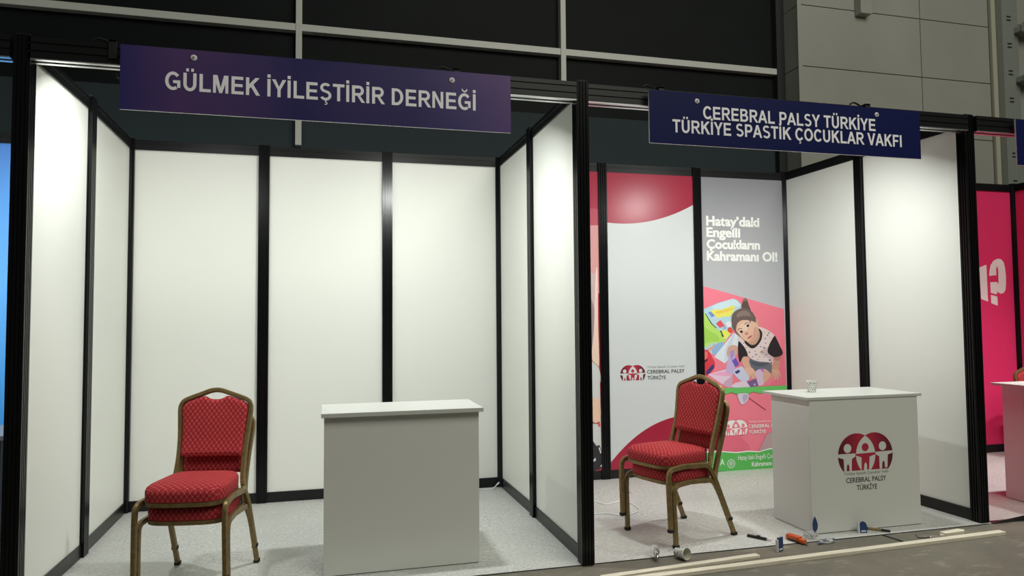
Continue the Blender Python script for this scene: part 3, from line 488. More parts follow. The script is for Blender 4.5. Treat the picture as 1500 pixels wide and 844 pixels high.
# empty white stand
GA = 'white wall panels'
wall_panel((0.0, 0.04), (0.006, 0.96), 'brightest white side panel, next to the post by the blue stand', group=GA)
wall_panel((0.004, 1.046), (-0.02, 2.02), 'narrow looking white side panel left of the stacked chairs, in the back corner', group=GA)
wall_panel((0.02, 2.07), (0.952, 2.07), 'white back panel directly behind the chair backs of the empty stand', group=GA)
wall_panel((1.036, 2.07), (1.96, 2.07), 'white back panel between the chairs and the plain counter', group=GA)
wall_panel((2.045, 2.07), (2.966, 2.07), 'white back panel behind the right half of the plain counter', group=GA)
wall_panel((3.01, 2.03), (3.025, 1.108), 'white side panel in the back corner beside the white cable', group=GA)
wall_panel((3.025, 1.022), (3.026, 0.048), 'white side panel next to the thick post between the two name signs', group=GA)
# stand with the printed posters
P1 = wall_panel((3.05, 2.07), (3.946, 2.07), 'narrow visible poster panel of a hand beside the thick middle post')
P2 = wall_panel((4.031, 2.07), (4.927, 2.07), 'white poster panel with crimson top and small round emblem')
P3 = wall_panel((5.013, 2.07), (5.922, 2.07), 'photo poster panel of a seated child on pink mats')
W1 = wall_panel((5.965, 2.02), (5.984, 1.087), 'white side panel right of the photo poster, behind the emblem counter', group=GA)
W2 = wall_panel((5.988, 1.001), (6.02, 0.085), 'white side panel between the emblem counter and the post by the pink stand', group=GA)
for w_ in (W1, W2): obj('pink_backing', bx(0.0, 0.915, 0.009, 0.011, ZB, ZT), M['pink'], w_)
# pink stand and blue stand
GP = 'pink wall panels'
PK = wall_panel((7.993, 2.07), (8.855, 2.07), 'bright pink back panel with big white lettering', M['pink'], GP)
wall_panel((6.02, 2.07), (7.907, 2.07), 'pink back panel mostly hidden by the post of the emblem stand', M['pink'], GP)
wall_panel((8.885, 2.02), (8.895, 1.073), 'dark pink side panel at the picture edge, right of the lettering', M['pink'], GP)
wall_panel((8.895, 0.987), (8.90, 0.04), 'pink side panel by the far front post', M['pink'], GP)
wall_panel((-0.98, 2.07), (-0.065, 2.07), 'glowing blue printed back panel at the picture edge', M['blue'])
wall_panel((-2.0, 2.07), (-1.06, 2.07), 'blue printed back panel outside the white stand, further along', M['blue'])
post(-1.02, 2.075, 0.04, 0.04, 'black back wall post in the blue stand', G_B)

# posters: sheets sit in front of their boards and cover the bottom rail
YS = 2.046
def sheet(root, x0, x1, z0, z1, m):
    return obj('poster_sheet', bx(x0 - root.location.x, x1 - root.location.x, YS - root.location.y, YS + 0.0012 - root.location.y, z0, z1), m, root)
o1 = P1.location; o2 = P2.location; o3 = P3.location
s1 = sheet(P1, 3.05, 3.946, ZB, ZT, M['crimson'])
def prel(name, layers, root, y=YS - 0.0003): return prints(name, layers, y, root, origin=tuple(root.location))
prel('picture', [((206, 150, 150), 0, [(3.052, 0.085), (3.9, 0.085), (3.944, 2.16), (3.052, 2.16)]), ((190, 104, 112), 0, [(3.052, 2.16), (3.944, 2.16), (3.944, 2.34), (3.052, 2.38)]), ((178, 74, 90), 0, [(3.052, 2.38), (3.944, 2.34), (3.944, 2.5), (3.052, 2.56)])] + STRIP, P1)
s2 = sheet(P2, 4.031, 4.927, ZB, ZT, M['posterwhite'])
def arc(cx, cz, r, a0, a1, n=24): return [(cx + r * math.cos(R(a0 + (a1 - a0) * i / n)), cz + r * math.sin(R(a0 + (a1 - a0) * i / n))) for i in range(n + 1)]
# crimson top with its curved lower edge, crimson hill at the bottom
top = [(4.031, ZT)] + [(4.031 + 0.896 * i / 30, 2.368 + 0.352 * (4.031 + 0.896 * i / 30 - 4.17) ** 2) for i in range(31)] + [(4.927, ZT)]
hill = [(4.031, ZB)] + [(4.031 + 0.896 * i / 30, 0.147 + 0.41 * (1 - (1 - i / 30) ** 2.4)) for i in range(31)] + [(4.927, ZB)]
prel('crimson_shapes', [(M['crimson'], 0, top), (M['crimson'], 0, hill)], P2)
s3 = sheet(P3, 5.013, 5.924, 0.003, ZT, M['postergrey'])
prel('photo_print', GIRL, P3)
for row, (s, x1, z, cp) in enumerate((("Hatay\u2019daki", 5.655, 2.372, 0.098), ("Engelli", 5.438, 2.262, 0.096), ("\u00c7ocuklar\u0131n", 5.655, 2.147, 0.094), ("Kahraman\u0131 Ol!", 5.85, 2.030, 0.096))):
    text('slogan', s, 5.065, x1, z, cp, YS - 0.0004, M['white'], P3, bold=0.038, origin=tuple(o3), depth=0.0004)
YG = YS - 0.0010 - len(GIRL) * 0.00006
text('campaign_lettering', "Hatay\u2019daki Engelli \u00c7ocuklar\u0131n", 5.352, 5.86, 0.098, 0.045, YG, M['white'], P3, bold=0.0, origin=tuple(o3), depth=0.0004)
text('campaign_lettering', "Kahraman\u0131 Ol!", 5.50, 5.80, 0.028, 0.045, YG, M['white'], P3, bold=0.02, origin=tuple(o3), depth=0.0004)
text('small_mark', "A", 5.155, 5.205, 0.06, 0.06, YG, M['white'], P3, bold=0.02, origin=tuple(o3), depth=0.0004)
bm = bmesh.new()
def ring2d(bm, cx, cz, r0, r1, y, n=28):
    a = [bm.verts.new((cx + r0 * math.cos(2 * math.pi * i / n), y, cz + r0 * math.sin(2 * math.pi * i / n))) for i in range(n)]
    b = [bm.verts.new((cx + r1 * math.cos(2 * math.pi * i / n), y, cz + r1 * math.sin(2 * math.pi * i / n))) for i in range(n)]
    for i in range(n): bm.faces.new((a[i], a[(i + 1) % n], b[(i + 1) % n], b[i]))
ring2d(bm, 5.275 - o3.x, 0.07 - o3.z, 0.036, 0.042, YG - o3.y)
for k in range(6):
    an = k * math.pi / 3; ring2d(bm, 5.275 - o3.x + 0.014 * math.cos(an), 0.07 + 0.014 * math.sin(an), 0.007, 0.011, YG - o3.y, 14)
obj('round_mark', bm, M['white'], P3)

def emblem(parent, origin, y, cx, cz, s, red, mid, pale, names=('emblem', 'emblem_figures')):
    """two overlapping discs with three figures, first drawn at its counter size and scaled by s about its centre"""
    X0, Z0 = 5.137, 0.522
    def f(pts): return [(cx + (a - X0) * s, cz + (b - Z0) * s) for a, b in pts]
    cL, cR, zc, r, zb = 5.064, 5.211, 0.510, 0.1525, 0.407
    th = math.degrees(math.acos((cR - cL) / 2 / r)); be = math.degrees(math.asin((zc - zb) / r))
    left = arc(cL, zc, r, th, 180 + be, 40) + arc(cR, zc, r, 180 + be, 180 - th, 30)[:-1]
    right = [(2 * 5.1375 - a, b) for a, b in left]
    prints(names[0], [(red, 0, f(left)), (red, 0, f(right))], y, parent, origin)
    ly = []
    lens = arc(cR, zc, r, 180 - th, 180 + be, 30) + arc(cL, zc, r, -be, th, 30)[:-1]
    ly.append((pale, 0, f(lens)))
    for k in ('figL', 'figR'): ly.append((pale, 0, f(LOGO[k])))
    ly.append((mid, 0, f(LOGO['figC'])))
    for x, z_, rr, mm in ((4.99, 0.562, 0.031, pale), (5.279, 0.566, 0.031, pale), (5.135, 0.564, 0.028, mid)): ly.append((mm, 0, f(arc(x, z_, rr, 0, 345, 23))))
    ly.append((pale, 0, f([(4.909, 0.520), (5.054, 0.520), (5.054, 0.5255), (4.909, 0.5255)]))); ly.append((pale, 0, f([(5.22, 0.522), (5.366, 0.525), (5.366, 0.5305), (5.22, 0.5275)])))
    prints(names[1], ly, y - 0.0003, parent, origin, step=0.0001)
emblem(P2, tuple(o2), YS - 0.0006, 4.268, 0.961, 0.56, M['emblem'], M['emblemred'], M['posterwhite'])
text('emblem_lettering', 'T\u00fcrkiye Spastik \u00c7ocuklar Vakf\u0131', 4.414, 4.80, 1.008, 0.019, YS - 0.0006, M['greyink'], P2, 0.0, tuple(o2), 0.0003)
text('emblem_lettering', 'CEREBRAL PALSY', 4.414, 4.802, 0.955, 0.034, YS - 0.0006, M['ink'], P2, 0.015, tuple(o2), 0.0003)
text('emblem_lettering', 'T\u00dcRK\u0130YE', 4.416, 4.606, 0.899, 0.034, YS - 0.0006, M['ink'], P2, 0.015, tuple(o2), 0.0003)
pinkflat = cmat((240, 128, 148))
emblem(P3, tuple(o3), YG, 5.335, 0.405, 0.56, M['white'], M['white'], pinkflat, ('pale_emblem', 'pale_emblem_figures'))
text('pale_lettering', 'T\u00fcrkiye Spastik \u00c7ocuklar Vakf\u0131', 5.475, 5.86, 0.452, 0.017, YG, M['white'], P3, 0.0, tuple(o3), 0.0003)
text('pale_lettering', 'CEREBRAL PALSY', 5.475, 5.865, 0.398, 0.034, YG, M['white'], P3, 0.015, tuple(o3), 0.0003)
text('pale_lettering', 'T\u00dcRK\u0130YE', 5.475, 5.665, 0.344, 0.034, YG, M['white'], P3, 0.015, tuple(o3), 0.0003)
prints('wall_lettering', [(M['white'], 0, p) for p in PINK], 2.0605, PK, tuple(PK.location))

# front beams
def beam(x0, x1, y, label):
    t = thing('front_beam', label, 'beam', (x0, y, 2.81), 0, 'black front beams over the stand openings')
    ln = x1 - x0; zt = 2.925 - 2.81
    sec = [(-0.04, 0.006), (-0.04, 0.036), (-0.034, 0.038), (-0.034, 0.046), (-0.04, 0.048), (-0.04, 0.078), (-0.034, 0.080), (-0.034, 0.088), (-0.04, 0.09), (-0.04, zt), (0.04, zt), (0.04, 0.006)]
    obj('beam_body', prism(bmesh.new(), sec, 0.0, ln, axis='x'), M['black'], t)
    bm = bmesh.new(); box(bm, 0, ln, -0.04, -0.014, 0.0, 0.006); box(bm, 0, ln, 0.014, 0.04, 0.0, 0.006)
    obj('underside_lip', bm, M['alu'], t)
    return t
beam(0.04, 2.986, 0.0, 'black front beam over the empty white stand, carrying the violet sign')
beam(3.066, 5.991, 0.02, 'black front beam over the poster stand, carrying the two line sign')
beam(6.071, 8.86, 0.02, 'black front beam over the pink stand')
beam(-3.0, -0.04, 0.0, 'black front beam over the blue stand')

# name signs
def sign(x0, x1, z0, z1, m, label, bolts, y=-0.085):
    t = thing('name_sign', label, 'sign', (x0, y, z0), 0, 'name signs on the front beams')
    w, h = x1 - x0, z1 - z0
    obj('sign_face', bx(0, w, -0.006, -0.004, 0, h), m, t)
    obj('sign_board', bx(0, w, -0.004, 0.008, 0, h), M['edge'], t)
    for bxx, bz in bolts:
        b = bmesh.new(); lathe(b, [(0.0001, -0.004), (0.012, -0.004), (0.0165, 0), (0.0165, 0.003)], 20, (0, 1, 0), (bxx - x0, -0.009, bz - z0)); 
        bo = obj('washer', b, M['edge'], t, True)
        b = bmesh.new(); lathe(b, [(0.0001, -0.005), (0.006, -0.005), (0.006, 0.004)], 12, (0, 1, 0), (bxx - x0, -0.012, bz - z0)); obj('screw', b, M['steel'], bo)
        b = bmesh.new(); box(b, bxx - x0 - 0.012, bxx - x0 + 0.012, 0.009, 0.044, bz - z0 - 0.012, bz - z0 + 0.012); obj('spacer', b, M['blackmat'], t)
    return t
sA = sign(0.4765, 2.555, 2.567, 2.907, M['nebula'], 'navy and violet name sign with one line of pale letters', [(0.827, 2.864), (2.205, 2.853)])
caps('lettering', 'G\u00dcLMEK \u0130Y\u0130LE\u015eT\u0130R\u0130R DERNE\u011e\u0130', 0.691, 2.345, 2.685, 0.096, -0.0911, M['letter'], sA, tuple(sA.location))
sB = sign(3.455, 5.515, 2.566, 2.903, M['navy'], 'navy name sign with two lines of pale letters', [(3.786, 2.851), (5.154, 2.855)], -0.065)
caps('lettering', 'CEREBRAL PALSY T\u00dcRK\u0130YE', 3.829, 5.14, 2.740, 0.083, -0.0711, M['letter'], sB, tuple(sB.location))
caps('lettering', 'T\u00dcRK\u0130YE SPAST\u0130K \u00c7OCUKLAR VAKFI', 3.615, 5.355, 2.641, 0.083, -0.0711, M['letter'], sB, tuple(sB.location))
sC = sign(6.372, 8.44, 2.567, 2.906, M['navy'], 'navy name sign at the picture edge over the pink stand', [], -0.065)

# floodlights clamped to the beams, aimed into the stands
def floodlight(x, y, label, tilt=68, pan=0, power=FLOOD_POWER, spread=165, cdx=0.0):
    t = thing('floodlight', label, 'floodlight', (x, y, 2.93), 0, 'floodlights clamped over the stands')
    obj('clamp', box(bx(cdx - 0.02, cdx + 0.02, -0.055, -0.043, -0.09, 0.012, bev=0.003), cdx - 0.02, cdx + 0.02, -0.055, 0.055, -0.004, 0.012, bev=0.003), M['blackmat'], t)
    obj('clamp_lever', tube(smooth_path([(cdx - 0.02, 0.0, 0.012), (cdx - 0.05, -0.005, 0.022), (cdx - 0.085, -0.01, 0.026), (cdx - 0.11, -0.01, 0.012)], 5), 0.006), M['blackmat'], t)
    obj('arm', tube(smooth_path([(cdx, 0.045, 0.005), (cdx * 0.7, 0.12, 0.028), (cdx * 0.3, 0.21, 0.022), (0.0, 0.26, 0.01)], 4), 0.008), M['blackmat'], t)
    rot = Matrix.Rotation(R(pan), 4, 'Z') @ Matrix.Rotation(-R(tilt), 4, 'X'); piv = Vector((0, 0.27, -0.065))
    def put(bm):
        bmesh.ops.transform(bm, matrix=Matrix.Translation(piv) @ rot, verts=bm.verts); return bm
    body = obj('housing', put(bx(-0.085, 0.085, -0.012, 0.02, -0.06, 0.06, bev=0.006)), M['blackmat'], t)
    bm = bmesh.new()
    for k in range(9): box(bm, -0.075 + k * 0.0178, -0.071 + k * 0.0178, -0.034, -0.012, -0.05, 0.05)
    obj('cooling_fins', put(bm), M['blackmat'], body)
    obj('yoke', put(box(box(bx(-0.096, -0.09, -0.008, 0.008, -0.01, 0.075), 0.09, 0.096, -0.008, 0.008, -0.01, 0.075), -0.096, 0.096, -0.008, 0.008, 0.069, 0.075)), M['blackmat'], t)
    obj('lens', put(bx(-0.07, 0.07, 0.02, 0.022, -0.046, 0.046)), M['lens'], t)
    l = bpy.data.lights.new('floodlight_beam', 'AREA'); l.shape = 'RECTANGLE'; l.size = 0.13; l.size_y = 0.08; l.energy = power; l.color = FLOOD_COLOR; l.spread = R(spread)
    lo = bpy.data.objects.new('floodlight_beam', l); COL.objects.link(lo); lo.parent = t
    mtx = Matrix.Translation(piv) @ rot @ Matrix.Translation((0, 0.026, 0)) @ Matrix.Rotation(R(90), 4, 'X')
    lo.location = mtx.translation; lo.rotation_euler = mtx.to_euler()
    return t
floodlight(0.46, 0.0, 'black floodlight clamped above the violet end of the first sign', 66, 0, FLOOD_POWER * 0.6, 180, -0.03)
floodlight(2.17, 0.0, 'black floodlight clamped above the other end of the one line sign', 67, 0, FLOOD_POWER * 1.2, 165, 0.07)
floodlight(3.76, 0.02, 'black floodlight peeking out beside the two line sign', 70, 0, FLOOD_POWER * 0.85, 165, -0.2)
floodlight(5.12, 0.02, 'black floodlight clamped on the beam behind the two line sign', 66, 0, FLOOD_POWER * 0.9)
floodlight(7.35, 0.02, 'black floodlight clamped on the beam of the pink stand', 84, 0, 16, 112)
floodlight(8.25, 0.02, 'black floodlight at the far end of the pink stand beam', 84, 0, 20, 112)
floodlight(-0.55, 0.0, 'black floodlight clamped on the beam of the blue stand', 60, 0, 42)

# ------------------------------------------------------------------ counters
def counter(x0, x1, y0, y1, zb, top, label, slab_over):
    t = thing('counter', label, 'counter', (x0, y0, 0), 0, 'white stand counters')
    w, d = x1 - x0, y1 - y0
    obj('front_panel', bx(0, w, 0, 0.018, 0.004, zb, bev=0.0015), M['desk'], t)
    obj('side_panel', bx(0, 0.018, 0.019, d, 0.004, zb, bev=0.0015), M['desk'], t)
    obj('side_panel', bx(w - 0.018, w, 0.019, d, 0.004, zb, bev=0.0015), M['desk'], t)
    obj('shelf', bx(0.019, w - 0.019, 0.019, d - 0.03, 0.42, 0.438), M['desk'], t)
    obj('base_board', bx(0.019, w - 0.019, 0.019, d - 0.02, 0.004, 0.03), M['desk'], t)
    a, b, c, e = slab_over
    obj('counter_top', bx(a, w + b, c, d + e, zb, zb + top, bev=0.002), M['desktop'], t)
    bm = bmesh.new(); box(bm, 0.004, w - 0.004, 0.002, 0.01, 0.0005, 0.004); obj('foot_strip', bm, M['blackmat'], t)
    return t
cA = counter(1.497, 2.412, 0.20, 0.60, 0.912, 0.025, 'plain white counter in the empty stand, without any emblem', (-0.016, 0.022, -0.04, 0.045))
cB = counter(4.694, 5.588, 0.113, 0.54, 0.902, 0.02, 'white counter with red round emblem on its front', (-0.02, 0.035, -0.006, 0.075))
cC = counter(6.83, 7.75, 0.07, 0.52, 0.905, 0.02, 'white counter in the pink stand, tinted pink by its walls', (-0.06, 0.03, -0.02, 0.05))
o = tuple(cB.location); YF = 0.113 - 0.0004
emblem(cB, o, YF, 5.137, 0.522, 1.0, M['emblem'], M['emblemred'], M['desk'])
text('emblem_lettering', 'T\u00fcrkiye Spastik \u00c7ocuklar Vakf\u0131', 4.953, 5.322, 0.380, 0.019, YF, M['greyink'], cB, 0.0, o, 0.0003)
text('emblem_lettering', 'CEREBRAL PALSY', 4.972, 5.302, 0.3265, 0.034, YF, M['ink'], cB, 0.012, o, 0.0003)
text('emblem_lettering', 'T\u00dcRK\u0130YE', 5.056, 5.224, 0.273, 0.034, YF, M['ink'], cB, 0.012, o, 0.0003)
t = thing('dark_cabinet', 'dark grey low cabinet at the picture edge below the blue panel', 'cabinet', (-1.5, 0.62, 0))
obj('cabinet_body', bx(0, 1.2, 0.02, 0.5, 0.03, 0.80), mat('dark_cabinet_paint', rgb(52, 54, 58), 0.5), t)
obj('cabinet_top', bx(-0.01, 1.215, 0, 0.51, 0.80, 0.828, bev=0.004), mat('cabinet_top_grey', rgb(120, 124, 130), 0.4), t)
obj('plinth', bx(0.03, 1.17, 0.05, 0.47, 0.0, 0.03), M['blackmat'], t)
obj('drawer_front', bx(0.03, 1.18, 0.008, 0.02, 0.5, 0.78, bev=0.003), M['blackmat'], t)

# ------------------------------------------------------------------ banquet chairs
def uvmap(bm, fn):
    uvl = bm.loops.layers.uv.new('UVMap')
    for f in bm.faces:
        for lp in f.loops: lp[uvl].uv = fn(lp.vert.co, f.normal)
OV = [(0.0125 * math.cos(a) * 0.9, 0.0115 * math.sin(a)) for a in [2 * math.pi * i / 12 for i in range(12)]]
TS = 1.3
# oval with a groove along the outer face (+-a)
OV = [(0.0105, 0.0065), (0.0075, 0.0115), (0, 0.0125), (-0.0075, 0.0115), (-0.0105, 0.0065), (-0.0105, 0.0025), (-0.0085, 0.0), (-0.0105, -0.0025), (-0.0105, -0.0065), (-0.0075, -0.0115), (0, -0.0125), (0.0075, -0.0115), (0.0105, -0.0065), (0.0105, -0.0025), (0.0085, 0.0), (0.0105, 0.0025)]
OV = [(a * TS, b * TS) for a, b in OV]
def seat_outline(k, n=44):
    """rounded seat outline, k insets it"""
    out = []
    for i in range(n):
        a = 2 * math.pi * i / n; c, s = math.cos(a), math.sin(a); p = 0.42 if c > 0 else 0.3
        x = 0.065 + math.copysign(abs(c) ** p, c) * (0.222 - k); y = math.copysign(abs(s) ** 0.36, s) * (0.218 - k)
        y *= 1.0 - 0.13 * max(0.0, (0.29 - x) / 0.45) ** 1.2
        if c > 0: x -= 0.022 * (abs(y) / 0.22) ** 2.2
        out.append((x, y))
    return out
def back_x(z): 
    P = [(0.34, -0.112), (0.42, -0.146), (0.55, -0.194), (0.65, -0.225), (0.76, -0.250), (0.86, -0.267), (0.96, -0.277)]
    for (z0, x0), (z1, x1) in zip(P, P[1:]):
        if z <= z1: return x0 + (x1 - x0) * (z - z0) / (z1 - z0)
    return P[-1][1]
def make_chair(label, loc, rz, group):
    t = thing('banquet_chair', label, 'chair', loc, rz, group)
    # cushion
    bm = bmesh.new(); rings = []
    for k, z in ((0.02, 0.404), (0.002, 0.412), (0.0, 0.44), (0.0, 0.464), (0.006, 0.479), (0.018, 0.489), (0.05, 0.498), (0.10, 0.504), (0.15, 0.507)):
        rings.append([bm.verts.new((x, y, z - 0.010 * max(0, (x - 0.2) / 0.09) * (z > 0.45))) for x, y in seat_outline(k)])
    for A, B in zip(rings, rings[1:]):
        for j in range(len(A)): bm.faces.new((A[j], A[(j + 1) % len(A)], B[(j + 1) % len(A)], B[j]))
    bm.faces.new(rings[0][::-1]); bm.faces.new(rings[-1])
    bm.normal_update(); bmesh.ops.recalc_face_normals(bm, faces=bm.faces)
    uvmap(bm, lambda v, nn: (v.x, v.y) if abs(nn.z) > 0.6 else ((v.y, v.z) if abs(nn.x) > abs(nn.y) else (v.x, v.z)))
    obj('seat_cushion', bm, M['fabric'], t, True)
    # gold rail under the cushion
    bm = bmesh.new(); sweep(bm, [(x, y, 0.398) for x, y in seat_outline(0.006)], [(0.011, 0.006), (0.011, -0.004), (0.004, -0.007), (-0.011, -0.007), (-0.011, 0.006)], (0, 0, 1), True)
    obj('seat_rail', bm, M['gold'], t, True)
    obj('seat_base', prism(bmesh.new(), seat_outline(0.014), 0.392, 0.404), M['blackmat'], t)
    # legs and side rails
    for s in (-1, 1):
        y = 0.232 * s; yi = 0.222 * s
        fr = rounded([(0.258, y + 0.004 * s, 0.014), (0.268, y, 0.30), (0.262, y, 0.392), (0.12, yi, 0.400)], [0, 0.1, 0.075, 0], 7)
        lg = obj('leg', sweep(bmesh.new(), fr, OV, (0, 1, 0)), M['gold'], t, True)
        obj('foot_cap', bx(0.258 - 0.018, 0.258 + 0.018, y + 0.004 * s - 0.016, y + 0.004 * s + 0.016, 0.0, 0.022, bev=0.004), M['rubber'], lg)
        rr = rounded([(-0.02, yi, 0.392), (-0.098, yi, 0.387), (-0.145, y, 0.30), (-0.274, y + 0.003 * s, 0.014)], [0, 0.06, 0.10, 0], 7)
        lg = obj('leg', sweep(bmesh.new(), rr, OV, (0, 1, 0)), M['gold'], t, True)
        obj('foot_cap', bx(-0.275 - 0.018, -0.275 + 0.018, y + 0.003 * s - 0.016, y + 0.003 * s + 0.016, 0.0, 0.022, bev=0.004), M['rubber'], lg)
        obj('side_rail', sweep(bmesh.new(), [(0.12, yi, 0.400), (0.05, yi, 0.397), (-0.02, yi, 0.392)], OV, (0, 1, 0)), M['gold'], t, True)
    # back frame: one bent tube, peaked at the top
    half = [(0.212, 0.378), (0.196, 0.44), (0.190, 0.54), (0.194, 0.66), (0.204, 0.78), (0.208, 0.83), (0.204, 0.862), (0.186, 0.888), (0.14, 0.908), (0.08, 0.930), (0.035, 0.946), (0.0, 0.951)]
    pth = smooth_path([(back_x(z), y, z) for y, z in half], 4)[:-1] + [Vector((back_x(0.951), 0, 0.951))]
    pth = pth + [Vector((p.x, -p.y, p.z)) for p in pth[-2::-1]]
    pth = [Vector((-0.05, 0.216, 0.394)), Vector((-0.085, 0.215, 0.384))] + [p for p in pth[1:-1]] + [Vector((-0.085, -0.215, 0.384)), Vector((-0.05, -0.216, 0.394))]
    prof = [(b_ * 1.05, a_ * 1.0) for a_, b_ in OV]
    obj('back_frame', sweep(bmesh.new(), pth, prof, (1, 0, 0.28)), M['gold'], t, True)
    # back pad with its notch under the handle gap
    hp = [(0.0, 0.566), (0.10, 0.566), (0.168, 0.568), (0.179, 0.60), (0.181, 0.68), (0.188, 0.78), (0.193, 0.83), (0.188, 0.858), (0.165, 0.882), (0.11, 0.903), (0.075, 0.914), (0.058, 0.912), (0.042, 0.902), (0.02, 0.896), (0.0, 0.895)]
    q = smooth_path([(y, z, 0) for y, z in hp], 3); q = [(p.x, p.y) for p in q]
    loop = q + [(-a_, b_) for a_, b_ in q[-2:0:-1]]
    def inset(lp, d):
        out = []; n_ = len(lp)
        for i in range(n_):
            a_, b_ = Vector(lp[i - 1]), Vector(lp[(i + 1) % n_]); tt = (b_ - a_).normalized(); nn = Vector((-tt.y, tt.x)); p = Vector(lp[i]) + nn * d; out.append((p.x, p.y))
        return out
    def area(lp): return sum(lp[i - 1][0] * lp[i][1] - lp[i][0] * lp[i - 1][1] for i in range(len(lp))) / 2
    if area(loop) < 0: loop = loop[::-1]
    bm = bmesh.new(); rg = []
    for d, off in ((0.012, -0.016), (0.003, -0.013), (0.0, 0.0), (0.0, 0.012), (0.006, 0.020), (0.014, 0.024), (0.024, 0.026)):
        rg.append([bm.verts.new((back_x(z) + off, y, z)) for y, z in inset(loop, d)])
    for A, B in zip(rg, rg[1:]):
        for j in range(len(A)): bm.faces.new((A[j], A[(j + 1) % len(A)], B[(j + 1) % len(A)], B[j]))
    f1 = bm.faces.new(rg[0][::-1]); f2 = bm.faces.new(rg[-1]); bm.normal_update()
    bmesh.ops.triangulate(bm, faces=[f1, f2])
    bmesh.ops.recalc_face_normals(bm, faces=bm.faces)
    uvmap(bm, lambda v, nn: (v.y, v.z))
    obj('back_pad', bm, M['fabric'], t, True)
    return t
aA, aB = R(-100.5), R(-163.6)
GCH = 'red banquet chairs'
ch = make_chair('red banquet chair at the bottom of the stack in the empty white stand', (0.819, 0.355, 0), aA, GCH)
def up(p, a, dz=0.105, f=0.042): return (p[0] + f * math.cos(a), p[1] + f * math.sin(a), dz)
dup(ch, up((0.819, 0.355), aA), aA, 'red banquet chair on top of the stack beside the plain counter', GCH)
dup(ch, (3.856, 0.408, 0), aB, 'red banquet chair at the bottom of the stack beside the emblem counter', GCH)
dup(ch, up((3.856, 0.408), aB), aB, 'red banquet chair on top of the stack facing away from the emblem counter', GCH)
dup(ch, (8.50, 1.36, 0), R(-90), 'banquet chair with gold frame peeking over the pink tinted counter', GCH)

# ------------------------------------------------------------------ cups, timber and litter
def cup(label, loc, axis, spin=0):
    t = thing('paper_cup', label, 'cup', loc, 0, 'white paper cups with dark specks')
    prof = [(0.0265, 0.0), (0.0285, 0.02), (0.0345, 0.078), (0.0368, 0.082), (0.0372, 0.085), (0.0355, 0.086)]
    bm = bmesh.new(); rings = lathe(bm, prof, 28, axis); bm.faces.new(rings[0][::-1]); obj('cup_wall', bm, M['paper'], t, True)
    bm = bmesh.new(); rings = lathe(bm, [(0.0355, 0.086), (0.033, 0.076), (0.026, 0.004)], 28, axis); bm.faces.new(rings[-1]); obj('cup_inside', bm, M['cupin'], t, True)
    q = Vector(axis).to_track_quat('Z', 'Y'); bm = bmesh.new(); rnd = random.Random(7)
    for k in range(5):
        for j in range(13):
            a = 2 * math.pi * (j + 0.5 * (k % 2)) / 13 + rnd.uniform(-.1, .1); z = 0.010 + k * 0.0145 + rnd.uniform(-.002, .002); s = rnd.uniform(0.0022, 0.0042)
            rr = 0.0275 + 0.0092 * z / 0.08 + 0.0006
            vs = []
            for e in range(6):
                b = math.pi * e / 3; da = s * math.cos(b) / rr; dz = s * 1.2 * math.sin(b)
                vs.append(bm.verts.new(q @ Vector((rr * math.cos(a + da), rr * math.sin(a + da), z + dz))))
            bm.faces.new(vs)
    obj('speck_pattern', bm, M['ink'], t)
    return t
cup('speckled paper cup standing on the emblem counter', (4.937, 0.40, 0.9222), (0, 0, 1))
tl = math.atan2(0.0372 - 0.0265, 0.085); ax = Vector((0.34, -0.94, 0)).normalized()
axt = Vector((ax.x * math.cos(tl), ax.y * math.cos(tl), math.sin(tl)))
cup('speckled paper cup lying on its side on the floor by the timber', (3.605, -0.028, 0.0270), tuple(axt))

def batten(p0, p1, w, h, z, label):
    d = Vector(p1) - Vector(p0); t = thing('timber_batten', label, 'batten', (p0[0], p0[1], z), math.atan2(d.y, d.x), 'pale timber battens')
    obj('batten_body', bx(0, d.length, -w / 2, w / 2, 0.0, h, bev=0.002), M['wood'], t)
    obj('end_grain', bx(d.length, d.length + 0.001, -w / 2 + 0.002, w / 2 - 0.002, 0.002, h - 0.002), M['wood'], t)
    return t
batten((2.75, -0.345), (5.93, -0.215), 0.05, 0.022, -0.004, 'long pale timber batten along the floor edge of the poster stand')
batten((3.02, -0.255), (4.085, -0.165), 0.045, 0.018, -0.004, 'shorter pale timber batten lying behind the long one')
t = thing('timber_offcut', 'short pale timber offcut behind the end of the long batten', 'offcut', (5.61, -0.125, -0.004), R(6))
obj('offcut_body', prism(bmesh.new(), [(-0.09, -0.02), (0.08, -0.025), (0.105, 0.0), (0.085, 0.03), (-0.09, 0.028)], 0.0, 0.02), M['wood'], t)
obj('split_edge', prism(bmesh.new(), [(-0.12, 0.0), (-0.09, -0.015), (-0.09, 0.02)], 0.0, 0.008), M['wood'], t)

